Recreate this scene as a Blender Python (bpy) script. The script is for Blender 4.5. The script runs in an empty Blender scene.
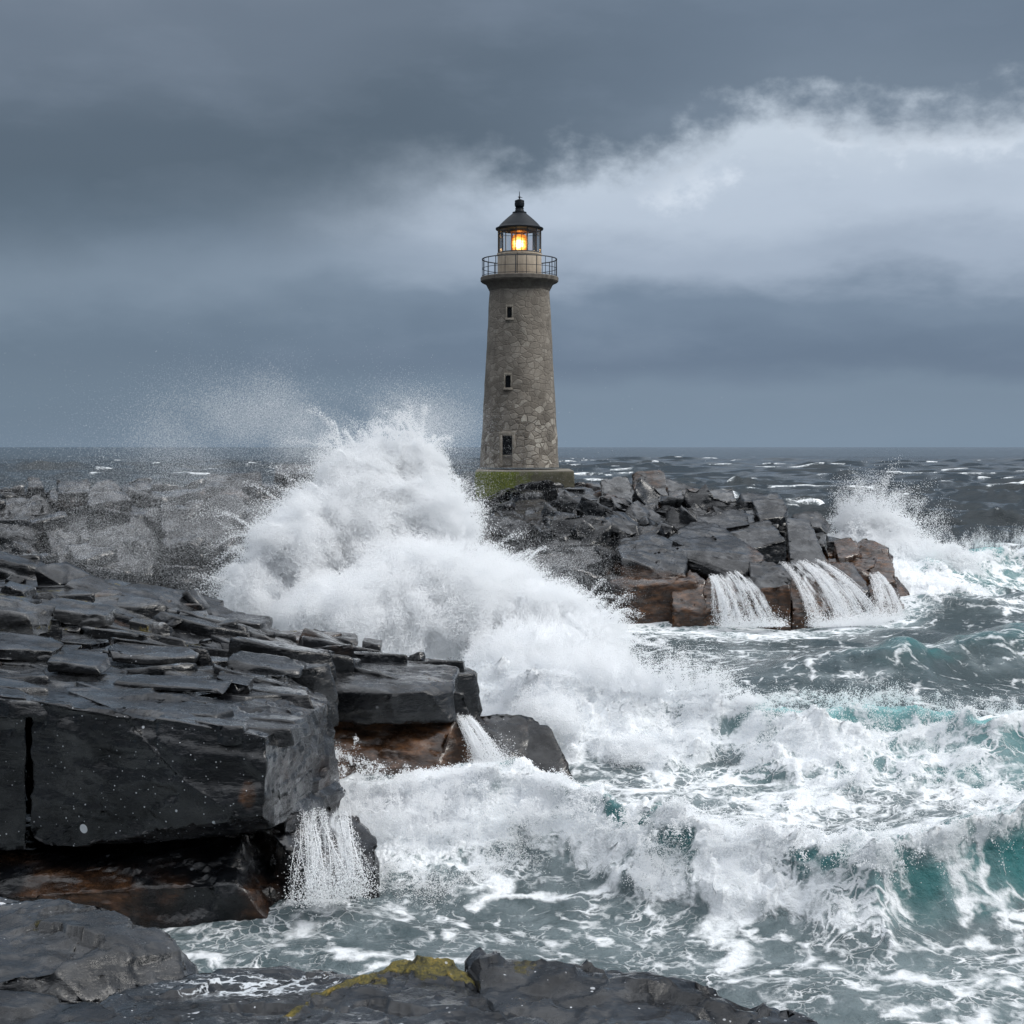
import bpy, bmesh, math, random
import numpy as np
from mathutils import Vector, Matrix

random.seed(7)
RNG = np.random.default_rng(11)
C = bpy.context
SC = C.scene
COL = SC.collection

# ------------------------------------------------------------------ camera
F = 1024 * 50 / 36.0          # focal length in pixels
HZ = 447.0                    # row of the horizon
CZ = 10.0                     # eye height above the water
cam_d = bpy.data.cameras.new('camera')
cam = bpy.data.objects.new('camera', cam_d)
COL.objects.link(cam)
cam.location = (0, 0, CZ)
cam.rotation_euler = (math.pi / 2, 0, 0)
cam_d.lens = 50
cam_d.sensor_width = 36
cam_d.shift_y = -(512 - HZ) / 1024
cam_d.clip_start = 0.1
cam_d.clip_end = 90000
SC.camera = cam

# ------------------------------------------------------------------ world, sun, exposure
SUN_EL, SUN_AZ = math.radians(44), math.radians(102)      # azimuth measured from +Y towards +X
SUN_STRENGTH, SUN_ANGLE = 1.5, math.radians(22)
SKY_BG = 0.1


def lin(r, g, b):
    def f(c):
        c /= 255.0
        return c / 12.92 if c <= 0.04045 else ((c + 0.055) / 1.055) ** 2.4
    return (f(r), f(g), f(b), 1.0)


class NT:
    """small helper round a node tree"""

    def __init__(self, tree):
        self.t = tree
        self.n = tree.nodes
        self.n.clear()

    def new(self, kind, **kw):
        n = self.n.new(kind)
        for k, v in kw.items():
            if k.startswith('_'):
                setattr(n, k[1:], v)
        return n

    def set(self, sock, v):
        if isinstance(v, bpy.types.NodeSocket):
            self.t.links.new(v, sock)
        elif v is not None:
            sock.default_value = v

    def math(self, op, a, b=None, c=None, clamp=False):
        n = self.n.new('ShaderNodeMath')
        n.operation = op
        n.use_clamp = clamp
        for i, v in enumerate((a, b, c)):
            if v is not None:
                self.set(n.inputs[i], v)
        return n.outputs[0]

    def vmath(self, op, a, b=None):
        n = self.n.new('ShaderNodeVectorMath')
        n.operation = op
        self.set(n.inputs[0], a)
        if b is not None:
            self.set(n.inputs[1] if op != 'SCALE' else n.inputs[3], b)
        return n.outputs[0]

    def noise(self, vec, scale, detail=4, rough=0.5, dist=0.0, color=False):
        n = self.n.new('ShaderNodeTexNoise')
        self.set(n.inputs['Vector'], vec)
        n.inputs['Scale'].default_value = scale
        n.inputs['Detail'].default_value = detail
        n.inputs['Roughness'].default_value = rough
        n.inputs['Distortion'].default_value = dist
        return n.outputs['Color'] if color else n.outputs[0]

    def voronoi(self, vec, scale, feature='DISTANCE_TO_EDGE', out='Distance', rand=1.0):
        n = self.n.new('ShaderNodeTexVoronoi')
        n.feature = feature
        self.set(n.inputs['Vector'], vec)
        n.inputs['Scale'].default_value = scale
        n.inputs['Randomness'].default_value = rand
        return n.outputs[out]

    def step(self, v, a, b, lo=0.0, hi=1.0):
        n = self.n.new('ShaderNodeMapRange')
        n.interpolation_type = 'SMOOTHSTEP'
        self.set(n.inputs['Value'], v)
        self.set(n.inputs['From Min'], a)
        self.set(n.inputs['From Max'], b)
        self.set(n.inputs['To Min'], lo)
        self.set(n.inputs['To Max'], hi)
        return n.outputs[0]

    def ramp(self, v, stops, interp='EASE'):
        n = self.n.new('ShaderNodeValToRGB')
        cr = n.color_ramp
        cr.interpolation = interp
        while len(cr.elements) < len(stops):
            cr.elements.new(0.5)
        for e, (p, c) in zip(cr.elements, stops):
            e.position = p
            e.color = c if len(c) == 4 else (*c, 1)
        self.set(n.inputs[0], v)
        return n.outputs[0]

    def mix(self, fac, a, b, kind='MIX'):
        n = self.n.new('ShaderNodeMix')
        n.data_type = 'RGBA'
        n.blend_type = kind
        self.set(n.inputs[0], fac)
        self.set(n.inputs[6], a)
        self.set(n.inputs[7], b)
        return n.outputs[2]

    def attr(self, name):
        n = self.n.new('ShaderNodeAttribute')
        n.attribute_name = name
        return n.outputs['Fac']

    def mapping(self, vec, scale=(1, 1, 1), rot=(0, 0, 0), loc=(0, 0, 0)):
        n = self.n.new('ShaderNodeMapping')
        self.set(n.inputs[0], vec)
        n.inputs['Scale'].default_value = scale
        n.inputs['Rotation'].default_value = rot
        n.inputs['Location'].default_value = loc
        return n.outputs[0]

    def bump(self, h, strength, dist, normal=None):
        n = self.n.new('ShaderNodeBump')
        n.inputs['Strength'].default_value = strength
        n.inputs['Distance'].default_value = dist
        self.set(n.inputs['Height'], h)
        if normal is not None:
            self.set(n.inputs['Normal'], normal)
        return n.outputs[0]


def build_world():
    w = bpy.data.worlds.new('World')
    SC.world = w
    w.use_nodes = True
    T = NT(w.node_tree)
    tc = T.new('ShaderNodeTexCoord').outputs['Generated']
    sep = T.new('ShaderNodeSeparateXYZ')
    T.set(sep.inputs[0], tc)
    X, Y, Z = sep.outputs
    # the cloud deck: noise in directions, flattened towards the horizon
    st = T.mapping(tc, scale=(1, 1, 2.6))
    n_big = T.math('SUBTRACT', T.noise(st, 3.2, 3, 0.5), 0.5)
    n_mid = T.math('SUBTRACT', T.noise(st, 9.0, 5, 0.55), 0.5)
    n_fine = T.math('SUBTRACT', T.noise(T.mapping(tc, scale=(1, 1, 1.4)), 22.0, 6, 0.6), 0.5)
    az = T.math('ADD', X, T.math('MULTIPLY', n_mid, 0.10))
    el = T.math('ADD', Z, T.math('ADD', T.math('MULTIPLY', n_mid, 0.05), T.math('MULTIPLY', n_big, 0.03)))
    a01 = T.math('ADD', T.math('MULTIPLY', az, 1.25), 0.5, clamp=True)       # -0.4..0.4 -> 0..1
    g = lambda v: (v, v, v)
    # height of the lower edge of the dark deck, times 2
    edge = T.math('MULTIPLY', T.ramp(a01, [(0.0, g(.262)), (.08, g(.268)), (.30, g(.31)), (.43, g(.372)), (.62, g(.40)), (.68, g(.43)), (.735, g(.458)), (.80, g(.452)), (1.0, g(.425))], 'LINEAR'), 0.5)
    soft = T.ramp(a01, [(0.0, g(.05)), (.40, g(.045)), (.5, g(.026)), (.72, g(.017)), (1.0, g(.022))], 'LINEAR')
    el_e = T.math('ADD', el, T.math('MULTIPLY', n_fine, T.ramp(a01, [(.3, g(.02)), (.55, g(.085)), (1.0, g(.08))], 'LINEAR')))
    deck = T.step(T.math('SUBTRACT', el_e, edge), T.math('MULTIPLY', soft, -1.0), soft)
    # colour of the deck from its lower edge upwards
    up = T.math('ADD', T.math('MULTIPLY', T.math('SUBTRACT', el, edge), 5.0), T.math('MULTIPLY', n_big, 0.35), clamp=True)
    deck_l = T.ramp(up, [(0, lin(78, 92, 105)), (.28, lin(82, 95, 108)), (.6, lin(100, 112, 126)), (1, lin(118, 129, 143))])
    deck_r = T.ramp(up, [(0, lin(106, 120, 135)), (.3, lin(100, 114, 130)), (1, lin(106, 119, 135))])
    deck_c = T.mix(T.step(a01, .35, .75), deck_l, deck_r)
    # below the deck: a pale gap on the right fading down to slate bands
    e01 = T.math('MULTIPLY', el, 3.6, clamp=True)
    low_l = T.ramp(e01, [(0, lin(104, 121, 138)), (.10, lin(100, 117, 134)), (.24, lin(96, 112, 129)), (.42, lin(116, 131, 147)), (.56, lin(105, 120, 136)), (1, lin(105, 120, 136))])
    low_r = T.ramp(e01, [(0, lin(114, 132, 150)), (.13, lin(111, 128, 146)), (.22, lin(96, 112, 132)), (.36, lin(108, 124, 143)), (.46, lin(150, 163, 180)), (.58, lin(171, 183, 198)), (.80, lin(184, 195, 207)), (1, lin(188, 198, 209))])
    low_c = T.mix(T.step(T.math('ADD', a01, T.math('MULTIPLY', n_big, .3)), .14, .62), low_l, low_r)
    puff = T.math('MULTIPLY', T.step(n_fine, -0.04, 0.20), T.step(T.math('ABSOLUTE', T.math('SUBTRACT', el_e, edge)), 0.045, 0.012))
    low_c = T.mix(T.math('MULTIPLY', T.math('MULTIPLY', puff, T.step(a01, .5, .66)), .55), low_c, lin(216, 224, 234))
    c = T.mix(deck, low_c, deck_c)
    c = T.mix(T.math('MULTIPLY', T.math('ABSOLUTE', n_mid), 0.32), c, T.mix(T.step(n_mid, -.05, .05), lin(86, 98, 115), lin(150, 163, 181)))
    # unseen sky overhead and behind, made brighter to light the foam
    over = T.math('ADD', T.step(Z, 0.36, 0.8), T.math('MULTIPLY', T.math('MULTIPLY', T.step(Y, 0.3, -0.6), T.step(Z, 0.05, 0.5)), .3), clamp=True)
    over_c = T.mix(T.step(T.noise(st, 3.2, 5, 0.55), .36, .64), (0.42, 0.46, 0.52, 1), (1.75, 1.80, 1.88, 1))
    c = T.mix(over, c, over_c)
    # unseen low sky behind the viewer, darkened so rock fronts stay black
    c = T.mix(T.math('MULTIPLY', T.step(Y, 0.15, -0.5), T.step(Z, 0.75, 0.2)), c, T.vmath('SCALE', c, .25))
    sky = T.new('ShaderNodeTexSky')
    sky.sky_type = 'NISHITA'
    sky.sun_disc = False
    sky.sun_elevation = SUN_EL
    sky.sun_rotation = SUN_AZ
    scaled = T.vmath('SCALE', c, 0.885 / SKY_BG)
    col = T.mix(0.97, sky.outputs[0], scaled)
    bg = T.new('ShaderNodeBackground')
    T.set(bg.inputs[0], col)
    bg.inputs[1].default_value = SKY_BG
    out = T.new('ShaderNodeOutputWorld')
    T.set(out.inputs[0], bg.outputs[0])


build_world()
sun_d = bpy.data.lights.new('sun', 'SUN')
sun_d.energy = SUN_STRENGTH
sun_d.angle = SUN_ANGLE
sun_d.color = (1.0, 0.97, 0.92)
sun = bpy.data.objects.new('sun', sun_d)
COL.objects.link(sun)
sdir = Vector((math.cos(SUN_EL) * math.sin(SUN_AZ), math.cos(SUN_EL) * math.cos(SUN_AZ), math.sin(SUN_EL)))
sun.rotation_euler = sdir.to_track_quat('Z', 'Y').to_euler()
SC.view_settings.view_transform = 'Standard'
SC.view_settings.look = 'None'
SC.view_settings.exposure = 0.42
SC.view_settings.gamma = 1.0
SC.view_settings.use_curve_mapping = False
SC.cycles.max_bounces = 11
SC.cycles.diffuse_bounces = 8
SC.cycles.glossy_bounces = 3
SC.cycles.transparent_max_bounces = 16
SC.cycles.use_denoising = True
SC.cycles.denoiser = 'OPENIMAGEDENOISE'
SC.cycles.denoising_input_passes = 'RGB_ALBEDO_NORMAL'
SC.cycles.denoising_prefilter = 'ACCURATE'


# ------------------------------------------------------------------ helpers
def tag(o, label, cat=None, group=None, kind=None):
    if label:
        o['label'] = label
    if cat:
        o['category'] = cat
    if group:
        o['group'] = group
    if kind:
        o['kind'] = kind
    return o


def P(px, py, Y):
    """the point at distance Y seen at a pixel of the survey grid"""
    return ((px - 512) * Y / F, Y, CZ - (py - HZ) * Y / F)


def sstep(x, a, b):
    t = np.clip((x - a) / (b - a), 0, 1)
    return t * t * (3 - 2 * t)


_G = RNG.random((64, 64, 64)).astype(np.float32) * 2 - 1


def vn(x, y, z):
    x, y, z = np.broadcast_arrays(x, y, z)
    ix, iy, iz = np.floor(x), np.floor(y), np.floor(z)
    fx, fy, fz = x - ix, y - iy, z - iz
    fx = fx * fx * (3 - 2 * fx)
    fy = fy * fy * (3 - 2 * fy)
    fz = fz * fz * (3 - 2 * fz)
    ix = ix.astype(np.int32) & 63
    iy = iy.astype(np.int32) & 63
    iz = iz.astype(np.int32) & 63
    jx, jy, jz = (ix + 1) & 63, (iy + 1) & 63, (iz + 1) & 63
    a = _G[ix, iy, iz] * (1 - fx) + _G[jx, iy, iz] * fx
    b = _G[ix, jy, iz] * (1 - fx) + _G[jx, jy, iz] * fx
    c = _G[ix, iy, jz] * (1 - fx) + _G[jx, iy, jz] * fx
    d = _G[ix, jy, jz] * (1 - fx) + _G[jx, jy, jz] * fx
    return (a * (1 - fy) + b * fy) * (1 - fz) + (c * (1 - fy) + d * fy) * fz


def fbm(x, y, z=0.0, octv=4, gain=0.5, seed=0.0):
    v = 0
    a = 1.0
    s = 1.0
    tot = 0
    for i in range(octv):
        o = seed * 7.31 + i * 13.7
        v = v + a * vn(x * s + o, y * s + o * 1.7, z * s + o * 0.6)
        tot += a
        a *= gain
        s *= 2.03
    return v / tot * 1.5


def billow(x, y, z, octv=4, gain=0.55, seed=0.0):
    v = 0
    a = 1.0
    s = 1.0
    tot = 0
    for i in range(octv):
        o = seed * 5.31 + i * 11.7
        v = v + a * (1 - 2.2 * np.abs(vn(x * s + o, y * s + o * 1.3, z * s + o * 0.8)))
        tot += a
        a *= gain
        s *= 2.07
    return v / tot


def new_obj(name, me, mat=None, parent=None):
    o = bpy.data.objects.new(name, me)
    COL.objects.link(o)
    if mat is not None:
        me.materials.append(mat)
    if parent is not None:
        o.parent = parent
    return o


def np_mesh(name, co, faces, smooth=True, attrs=None):
    """faces: (n,3) or (n,4) int array"""
    me = bpy.data.meshes.new(name)
    n, k = faces.shape
    me.vertices.add(len(co))
    me.vertices.foreach_set('co', np.ascontiguousarray(co, dtype=np.float32).ravel())
    me.loops.add(n * k)
    me.loops.foreach_set('vertex_index', np.ascontiguousarray(faces, dtype=np.int32).ravel())
    me.polygons.add(n)
    me.polygons.foreach_set('loop_start', np.arange(0, n * k, k, dtype=np.int32))
    me.update(calc_edges=True)
    me.polygons.foreach_set('use_smooth', np.full(n, bool(smooth)))
    for a, v in (attrs or {}).items():
        at = me.attributes.new(a, 'FLOAT', 'POINT')
        at.data.foreach_set('value', np.ascontiguousarray(v, dtype=np.float32))
    me.validate()
    return me


def empty(name, loc):
    o = bpy.data.objects.new(name, None)
    o.location = loc
    COL.objects.link(o)
    return o


# ------------------------------------------------------------------ materials
def material(name):
    m = bpy.data.materials.new(name)
    m.use_nodes = True
    T = NT(m.node_tree)
    bsdf = T.new('ShaderNodeBsdfPrincipled')
    out = T.new('ShaderNodeOutputMaterial')
    T.set(out.inputs[0], bsdf.outputs[0])
    return m, T, bsdf, out


def mat_rock():
    m, T, b, out = material('wet_slate')
    co = T.new('ShaderNodeTexCoord').outputs['Object']
    warp = T.vmath('ADD', co, T.vmath('SCALE', T.noise(co, 0.7, 3, 0.5, color=True), 0.9))
    n1 = T.noise(co, 0.55, 6, 0.6)
    n2 = T.noise(T.mapping(co, scale=(1, 1, 3.0), rot=(0.12, -0.1, 0.3)), 1.5, 9, 0.6)
    n3 = T.noise(co, 14, 6, 0.65)
    tone = T.attr('tone')
    v = T.math('ADD', T.math('MULTIPLY', n1, 0.55), T.math('MULTIPLY', n2, 0.45))
    n4 = T.noise(T.mapping(co, scale=(1, 1, 2.2), rot=(.3, .2, .9)), 3.6, 7, .62)
    v = T.math('ADD', T.math('MULTIPLY', v, .75), T.math('MULTIPLY', n4, .25))
    v = T.math('ADD', T.math('MULTIPLY', T.math('SUBTRACT', v, .5), 1.5), .5)
    v = T.math('ADD', v, T.math('MULTIPLY', T.math('ADD', T.math('SUBTRACT', n3, .5), T.math('SUBTRACT', T.noise(co, 42, 5, .65), .5)), 0.34))
    base = T.ramp(v, [(.25, (.0012, .0014, .002)), (.5, (.0045, .0052, .0066)), (.68, (.013, .0148, .018)), (.86, (.042, .046, .053))], 'LINEAR')
    base = T.mix(tone, base, T.ramp(v, [(.28, (.022, .023, .025)), (.5, (.068, .070, .073)), (.75, (.165, .165, .162))], 'LINEAR'))
    st = T.attr('stain')
    stm = T.step(T.math('ADD', st, T.math('MULTIPLY', T.math('SUBTRACT', T.noise(warp, 0.9, 7, .6), .5), 1.2)), 0.35, 0.85)
    brown = T.ramp(n2, [(.3, (.010, .006, .0045)), (.5, (.040, .021, .012)), (.68, (.125, .058, .026))], 'LINEAR')
    base = T.mix(stm, base, brown)
    li = T.attr('lichen')
    lin_ = T.math('ADD', li, T.math('MULTIPLY', T.math('SUBTRACT', T.noise(co, 1.7, 8, .68), .5), 2.2))
    lim = T.step(lin_, 0.62, 0.82)
    lno = T.math('ADD', T.math('MULTIPLY', T.noise(co, 6, 6, .7), .6), T.math('MULTIPLY', T.noise(co, 38, 4, .65), .4))
    lno = T.math('ADD', T.math('MULTIPLY', T.math('SUBTRACT', lno, .5), 1.7), .5)
    ochre = T.ramp(lno, [(.25, (.008, .008, .003)), (.42, (.038, .034, .006)), (.58, (.120, .098, .013)), (.78, (.28, .18, .024))], 'LINEAR')
    base = T.mix(lim, base, ochre)
    # salt and guano specks, dried foam
    sa = T.attr('salt')
    vd = T.voronoi(co, 2.6, 'F1')
    rnd = T.new('ShaderNodeSeparateColor')
    T.set(rnd.inputs[0], T.voronoi(co, 2.6, 'F1', 'Color'))
    rad = T.math('ADD', T.math('MULTIPLY', T.step(rnd.outputs[0], 0.55, 1.0), 0.12), T.math('MULTIPLY', T.step(rnd.outputs[1], 0.955, 0.985), 0.26))
    sp = T.step(T.math('SUBTRACT', vd, rad), 0.012, -0.012)
    vd2 = T.voronoi(co, 11.0, 'F1')
    rnd2 = T.new('ShaderNodeSeparateColor')
    T.set(rnd2.inputs[0], T.voronoi(co, 11.0, 'F1', 'Color'))
    sp2 = T.step(T.math('SUBTRACT', vd2, T.math('MULTIPLY', T.step(rnd2.outputs[1], 0.45, 1.0), 0.18)), 0.02, -0.02)
    spm = T.math('MULTIPLY', T.math('MAXIMUM', sp, sp2), T.step(T.math('ADD', sa, T.math('SUBTRACT', T.noise(co, 0.8, 4), .5)), .22, .50))
    base = T.mix(spm, base, (.55, .57, .60, 1))
    fo = T.attr('foam')
    lace = T.voronoi(T.vmath('ADD', co, T.vmath('SCALE', T.noise(co, 1.6, 5, .6, color=True), 1.1)), 2.6)
    fm = T.step(T.math('SUBTRACT', T.math('MULTIPLY', fo, 0.26), T.math('ADD', lace, T.math('MULTIPLY', T.noise(co, 7, 5, .65), .20))), -.06, 0.03)
    base = T.mix(T.math('MULTIPLY', fm, .85), base, (.66, .70, .74, 1))
    T.set(b.inputs['Base Color'], base)
    ro = T.math('ADD', T.math('MULTIPLY', T.step(T.math('ADD', T.math('MULTIPLY', T.noise(co, 1.1, 6, .65), .6), T.math('MULTIPLY', n4, .4)), .42, .66), 0.34), T.math('ADD', .06, T.math('MULTIPLY', n3, 0.08)))
    ro = T.math('ADD', ro, T.math('MULTIPLY', T.math('MAXIMUM', lim, fm), 0.4), clamp=True)
    T.set(b.inputs['Roughness'], ro)
    b.inputs['Specular IOR Level'].default_value = 0.42
    warp2 = T.vmath('ADD', co, T.vmath('SCALE', T.noise(co, 0.9, 2, 0.5, color=True), 0.4))
    crack = T.step(T.voronoi(T.mapping(warp2, scale=(.55, .75, 1.3), rot=(.2, .15, .5)), 1.0), 0.0, 0.05)
    crack2 = T.step(T.voronoi(T.mapping(warp, scale=(.7, .8, 2.4), rot=(-.1, .1, 1.2)), 2.2), 0.0, 0.04)
    h = T.math('ADD', T.math('ADD', T.math('MULTIPLY', n2, 0.8), T.math('MULTIPLY', n4, .42)), T.math('MULTIPLY', n3, 0.09))
    h = T.math('ADD', h, T.math('MULTIPLY', T.noise(co, 45, 3, .55), 0.012))
    h = T.math('ADD', h, T.math('ADD', T.math('MULTIPLY', crack, .06), T.math('MULTIPLY', crack2, .02)))
    h = T.math('ADD', h, T.math('MULTIPLY', T.math('MULTIPLY', lim, lno), .55))
    T.set(b.inputs['Normal'], T.bump(h, 0.7, 0.085))
    # a film of water over the rock, patchy
    T.set(b.inputs['Coat Weight'], T.math('MULTIPLY', T.step(T.noise(co, .8, 6, .62), .40, .60), T.math('SUBTRACT', 1.0, T.math('MAXIMUM', lim, fm), clamp=True)))
    b.inputs['Coat Roughness'].default_value = .10
    b.inputs['Coat IOR'].default_value = 1.33
    T.set(b.inputs['Coat Normal'], T.bump(h, 0.6, 0.03))
    return m


def mat_water():
    m, T, b, out = material('sea_water')
    co = T.new('ShaderNodeTexCoord').outputs['Object']
    F0, A0 = T.attr('foam'), T.attr('aerated_backlit')
    wn = T.noise(co, 0.35, 3, .55, color=True)
    wn2 = T.noise(co, 1.5, 3, .55, color=True)
    w = T.vmath('ADD', co, T.vmath('ADD', T.vmath('SCALE', wn, 2.6), T.vmath('ADD', T.vmath('SCALE', wn2, 0.8), T.vmath('SCALE', T.noise(co, 5.0, 3, .6, color=True), 0.22))))
    w = T.mapping(w, scale=(.78, 1.0, .5))

    wv = T.step(T.noise(co, 1.0, 4, .6), .3, .72, .35, 1.9)

    def web(scale, width, jit):
        d = T.voronoi(w, scale)
        return T.math('SUBTRACT', 1.0, T.math('DIVIDE', d, T.math('MULTIPLY', wv, width)), clamp=True)
    br = T.noise(co, .5, 3, .6)
    l1 = T.math('MULTIPLY', web(0.36, 0.13, 0), T.step(br, .34, .60, .45, 1.0))
    l2 = T.math('MULTIPLY', web(.95, 0.20, 0), T.step(T.noise(co, .9, 3, .6), .36, .62, .45, .92))
    l3 = T.math('MULTIPLY', web(3.2, 0.36, 0), T.step(br, .62, .36, .5, .80))
    V = T.math('MAXIMUM', T.math('MAXIMUM', l1, l2), l3)
    nz = T.math('SUBTRACT', T.noise(co, 2.2, 7, .62), .5)
    V = T.math('ADD', T.math('MULTIPLY', V, .90), T.math('MULTIPLY', nz, 0.95))
    th = T.math('SUBTRACT', 1.0, F0)
    fm = T.step(V, T.math('SUBTRACT', th, 0.04), T.math('ADD', th, 0.42))
    fm = T.math('MULTIPLY', fm, T.step(F0, 0.02, 0.16))
    nz2 = T.math('SUBTRACT', T.noise(T.mapping(co, scale=(1, 1, .8)), 3.6, 6, .6), .5)
    solid = T.step(T.math('ADD', F0, T.math('ADD', T.math('MULTIPLY', nz, .45), T.math('MULTIPLY', nz2, .8))), 0.80, 1.05)
    fm = T.math('MAXIMUM', fm, solid)
    deep = (.013, .022, .027, 1)
    grn = (.046, .072, .080, 1)
    teal = (.042, .175, .180, 1)
    pale = (.22, .46, .47, 1)
    big = T.noise(co, .12, 3)
    base = T.mix(T.step(A0, 0.0, 0.35), deep, grn)
    base = T.mix(T.step(A0, 0.3, 0.8), base, teal)
    base = T.mix(T.step(A0, 0.8, 1.25), base, pale)
    film = T.math('MULTIPLY', T.step(T.math('ADD', F0, T.math('MULTIPLY', T.noise(co, .8, 6, .65), .9)), .72, 1.25), .34)
    base = T.mix(film, base, (.46, .54, .57, 1))
    foamc = T.mix(T.noise(co, 5, 4), (.80, .84, .87, 1), (.90, .92, .94, 1))
    col = T.mix(fm, base, foamc)
    T.set(b.inputs['Base Color'], col)
    T.set(b.inputs['Roughness'], T.math('ADD', 0.12, T.math('MULTIPLY', fm, 0.7)))
    b.inputs['IOR'].default_value = 1.333
    r1 = T.noise(T.mapping(co, scale=(1, 1.5, 1)), 1.3, 8, .62)
    r2 = T.noise(T.mapping(co, scale=(1, 1.5, 1)), 0.35, 4, .55)
    sepw = T.new('ShaderNodeSeparateXYZ')
    T.set(sepw.inputs[0], co)
    open_ = T.step(sepw.outputs[1], 110, 260)
    r3 = T.math('MULTIPLY', T.noise(T.mapping(co, scale=(.7, 1.5, 1)), .075, 6, .66), T.math('MULTIPLY', open_, 9.0))
    bn = T.bump(T.math('ADD', r3, T.math('ADD', T.math('MULTIPLY', r1, .5), r2)), 0.75, 0.32)
    fb = T.math('ADD', T.math('MULTIPLY', T.noise(co, 5, 7, .65), .14), T.math('MULTIPLY', fm, 0.06))
    T.set(b.inputs['Normal'], T.bump(fb, 0.8, 1.0, bn))
    return m


def mat_spray(name, c=(.955, .965, .975), tr=0.45):
    m = bpy.data.materials.new(name)
    m.use_nodes = True
    T = NT(m.node_tree)
    d = T.new('ShaderNodeBsdfDiffuse')
    d.inputs[0].default_value = (*c, 1)
    t = T.new('ShaderNodeBsdfTranslucent')
    t.inputs[0].default_value = (*c, 1)
    mx = T.new('ShaderNodeMixShader')
    mx.inputs[0].default_value = tr
    T.set(mx.inputs[1], d.outputs[0])
    T.set(mx.inputs[2], t.outputs[0])
    out = T.new('ShaderNodeOutputMaterial')
    T.set(out.inputs[0], mx.outputs[0])
    return m


def mat_masonry():
    m, T, b, out = material('rubble_masonry')
    co = T.new('ShaderNodeTexCoord').outputs['Object']
    sep = T.new('ShaderNodeSeparateXYZ')
    T.set(sep.inputs[0], co)
    w = T.vmath('ADD', co, T.vmath('SCALE', T.noise(co, 1.3, 2, color=True), 0.35))
    w = T.mapping(w, scale=(1, 1, 1.35))
    d1 = T.voronoi(w, 1.75)
    c1 = T.new('ShaderNodeSeparateColor')
    T.set(c1.inputs[0], T.voronoi(w, 1.75, 'F1', 'Color'))
    fine = T.noise(co, 7, 7, .65)
    v = T.math('ADD', T.math('MULTIPLY', c1.outputs[0], .62), T.math('MULTIPLY', fine, .42))
    stone = T.ramp(v, [(.15, (.105, .092, .076)), (.40, (.235, .21, .178)), (.62, (.33, .30, .258)), (.85, (.52, .49, .43)), (1, (.62, .58, .52))], 'LINEAR')
    mort = T.mix(fine, (.13, .113, .092, 1), (.27, .238, .20, 1))
    # the render still covers the stones higher up
    cover = T.step(T.math('ADD', sep.outputs[2], T.math('MULTIPLY', T.noise(co, .5, 5, .6), 9.0)), 13.5, 7.0, .35, 1.0)
    edge = T.step(d1, 0.01, 0.10)
    c = T.mix(T.math('MULTIPLY', edge, cover), mort, stone)
    blot = T.noise(T.mapping(co, scale=(1, 1, .45)), .8, 6, .6)
    c = T.mix(T.step(blot, .42, .75, 0, .5), c, (.075, .066, .055, 1))
    run = T.noise(T.mapping(co, scale=(2.6, 2.6, .16)), 1.0, 5, .6)
    c = T.mix(T.step(run, .5, .78, 0, .42), c, (.06, .052, .045, 1))
    T.set(b.inputs['Base Color'], c)
    b.inputs['Roughness'].default_value = .8
    h = T.math('ADD', T.math('MULTIPLY', T.math('MULTIPLY', edge, cover), .7), T.math('MULTIPLY', fine, .4))
    h = T.math('ADD', h, T.math('MULTIPLY', c1.outputs[1], .3))
    T.set(b.inputs['Normal'], T.bump(h, 0.8, .09))
    return m


def mat_plain(name, c1, c2, scale=3.0, rough=.7, metal=0.0, bump=.02, streak=None):
    m, T, b, out = material(name)
    co = T.new('ShaderNodeTexCoord').outputs['Object']
    n = T.noise(co, scale, 7, .62)
    c = T.ramp(n, [(.3, c1), (.7, c2)], 'LINEAR')
    if streak:
        run = T.noise(T.mapping(co, scale=(2.2, 2.2, .25)), 1.4, 5, .6)
        c = T.mix(T.step(run, .45, .75, 0, .6), c, (*streak, 1))
    T.set(b.inputs['Base Color'], c)
    b.inputs['Roughness'].default_value = rough
    b.inputs['Metallic'].default_value = metal
    T.set(b.inputs['Normal'], T.bump(n, .7, bump))
    return m


def mat_plinth():
    m, T, b, out = material('mossy_plinth')
    co = T.new('ShaderNodeTexCoord').outputs['Object']
    sep = T.new('ShaderNodeSeparateXYZ')
    T.set(sep.inputs[0], co)
    n = T.noise(co, 2.5, 7, .65)
    c = T.ramp(n, [(.3, (.060, .055, .040)), (.7, (.150, .135, .105))], 'LINEAR')
    k = T.math('ADD', T.math('MULTIPLY', sep.outputs[0], -.22), T.math('MULTIPLY', T.math('SUBTRACT', T.noise(co, 1.1, 6, .65), .5), 1.8))
    mo = T.step(k, -.25, .15, .10, 1)
    c = T.mix(mo, c, T.ramp(T.noise(co, 8, 5), [(.3, (.06, .085, .008)), (.7, (.16, .19, .02))], 'LINEAR'))
    c = T.mix(T.step(sep.outputs[2], 1.42, 1.5), c, (.19, .175, .145, 1))
    T.set(b.inputs['Base Color'], c)
    b.inputs['Roughness'].default_value = .85
    T.set(b.inputs['Normal'], T.bump(n, .8, .08))
    return m


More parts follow.
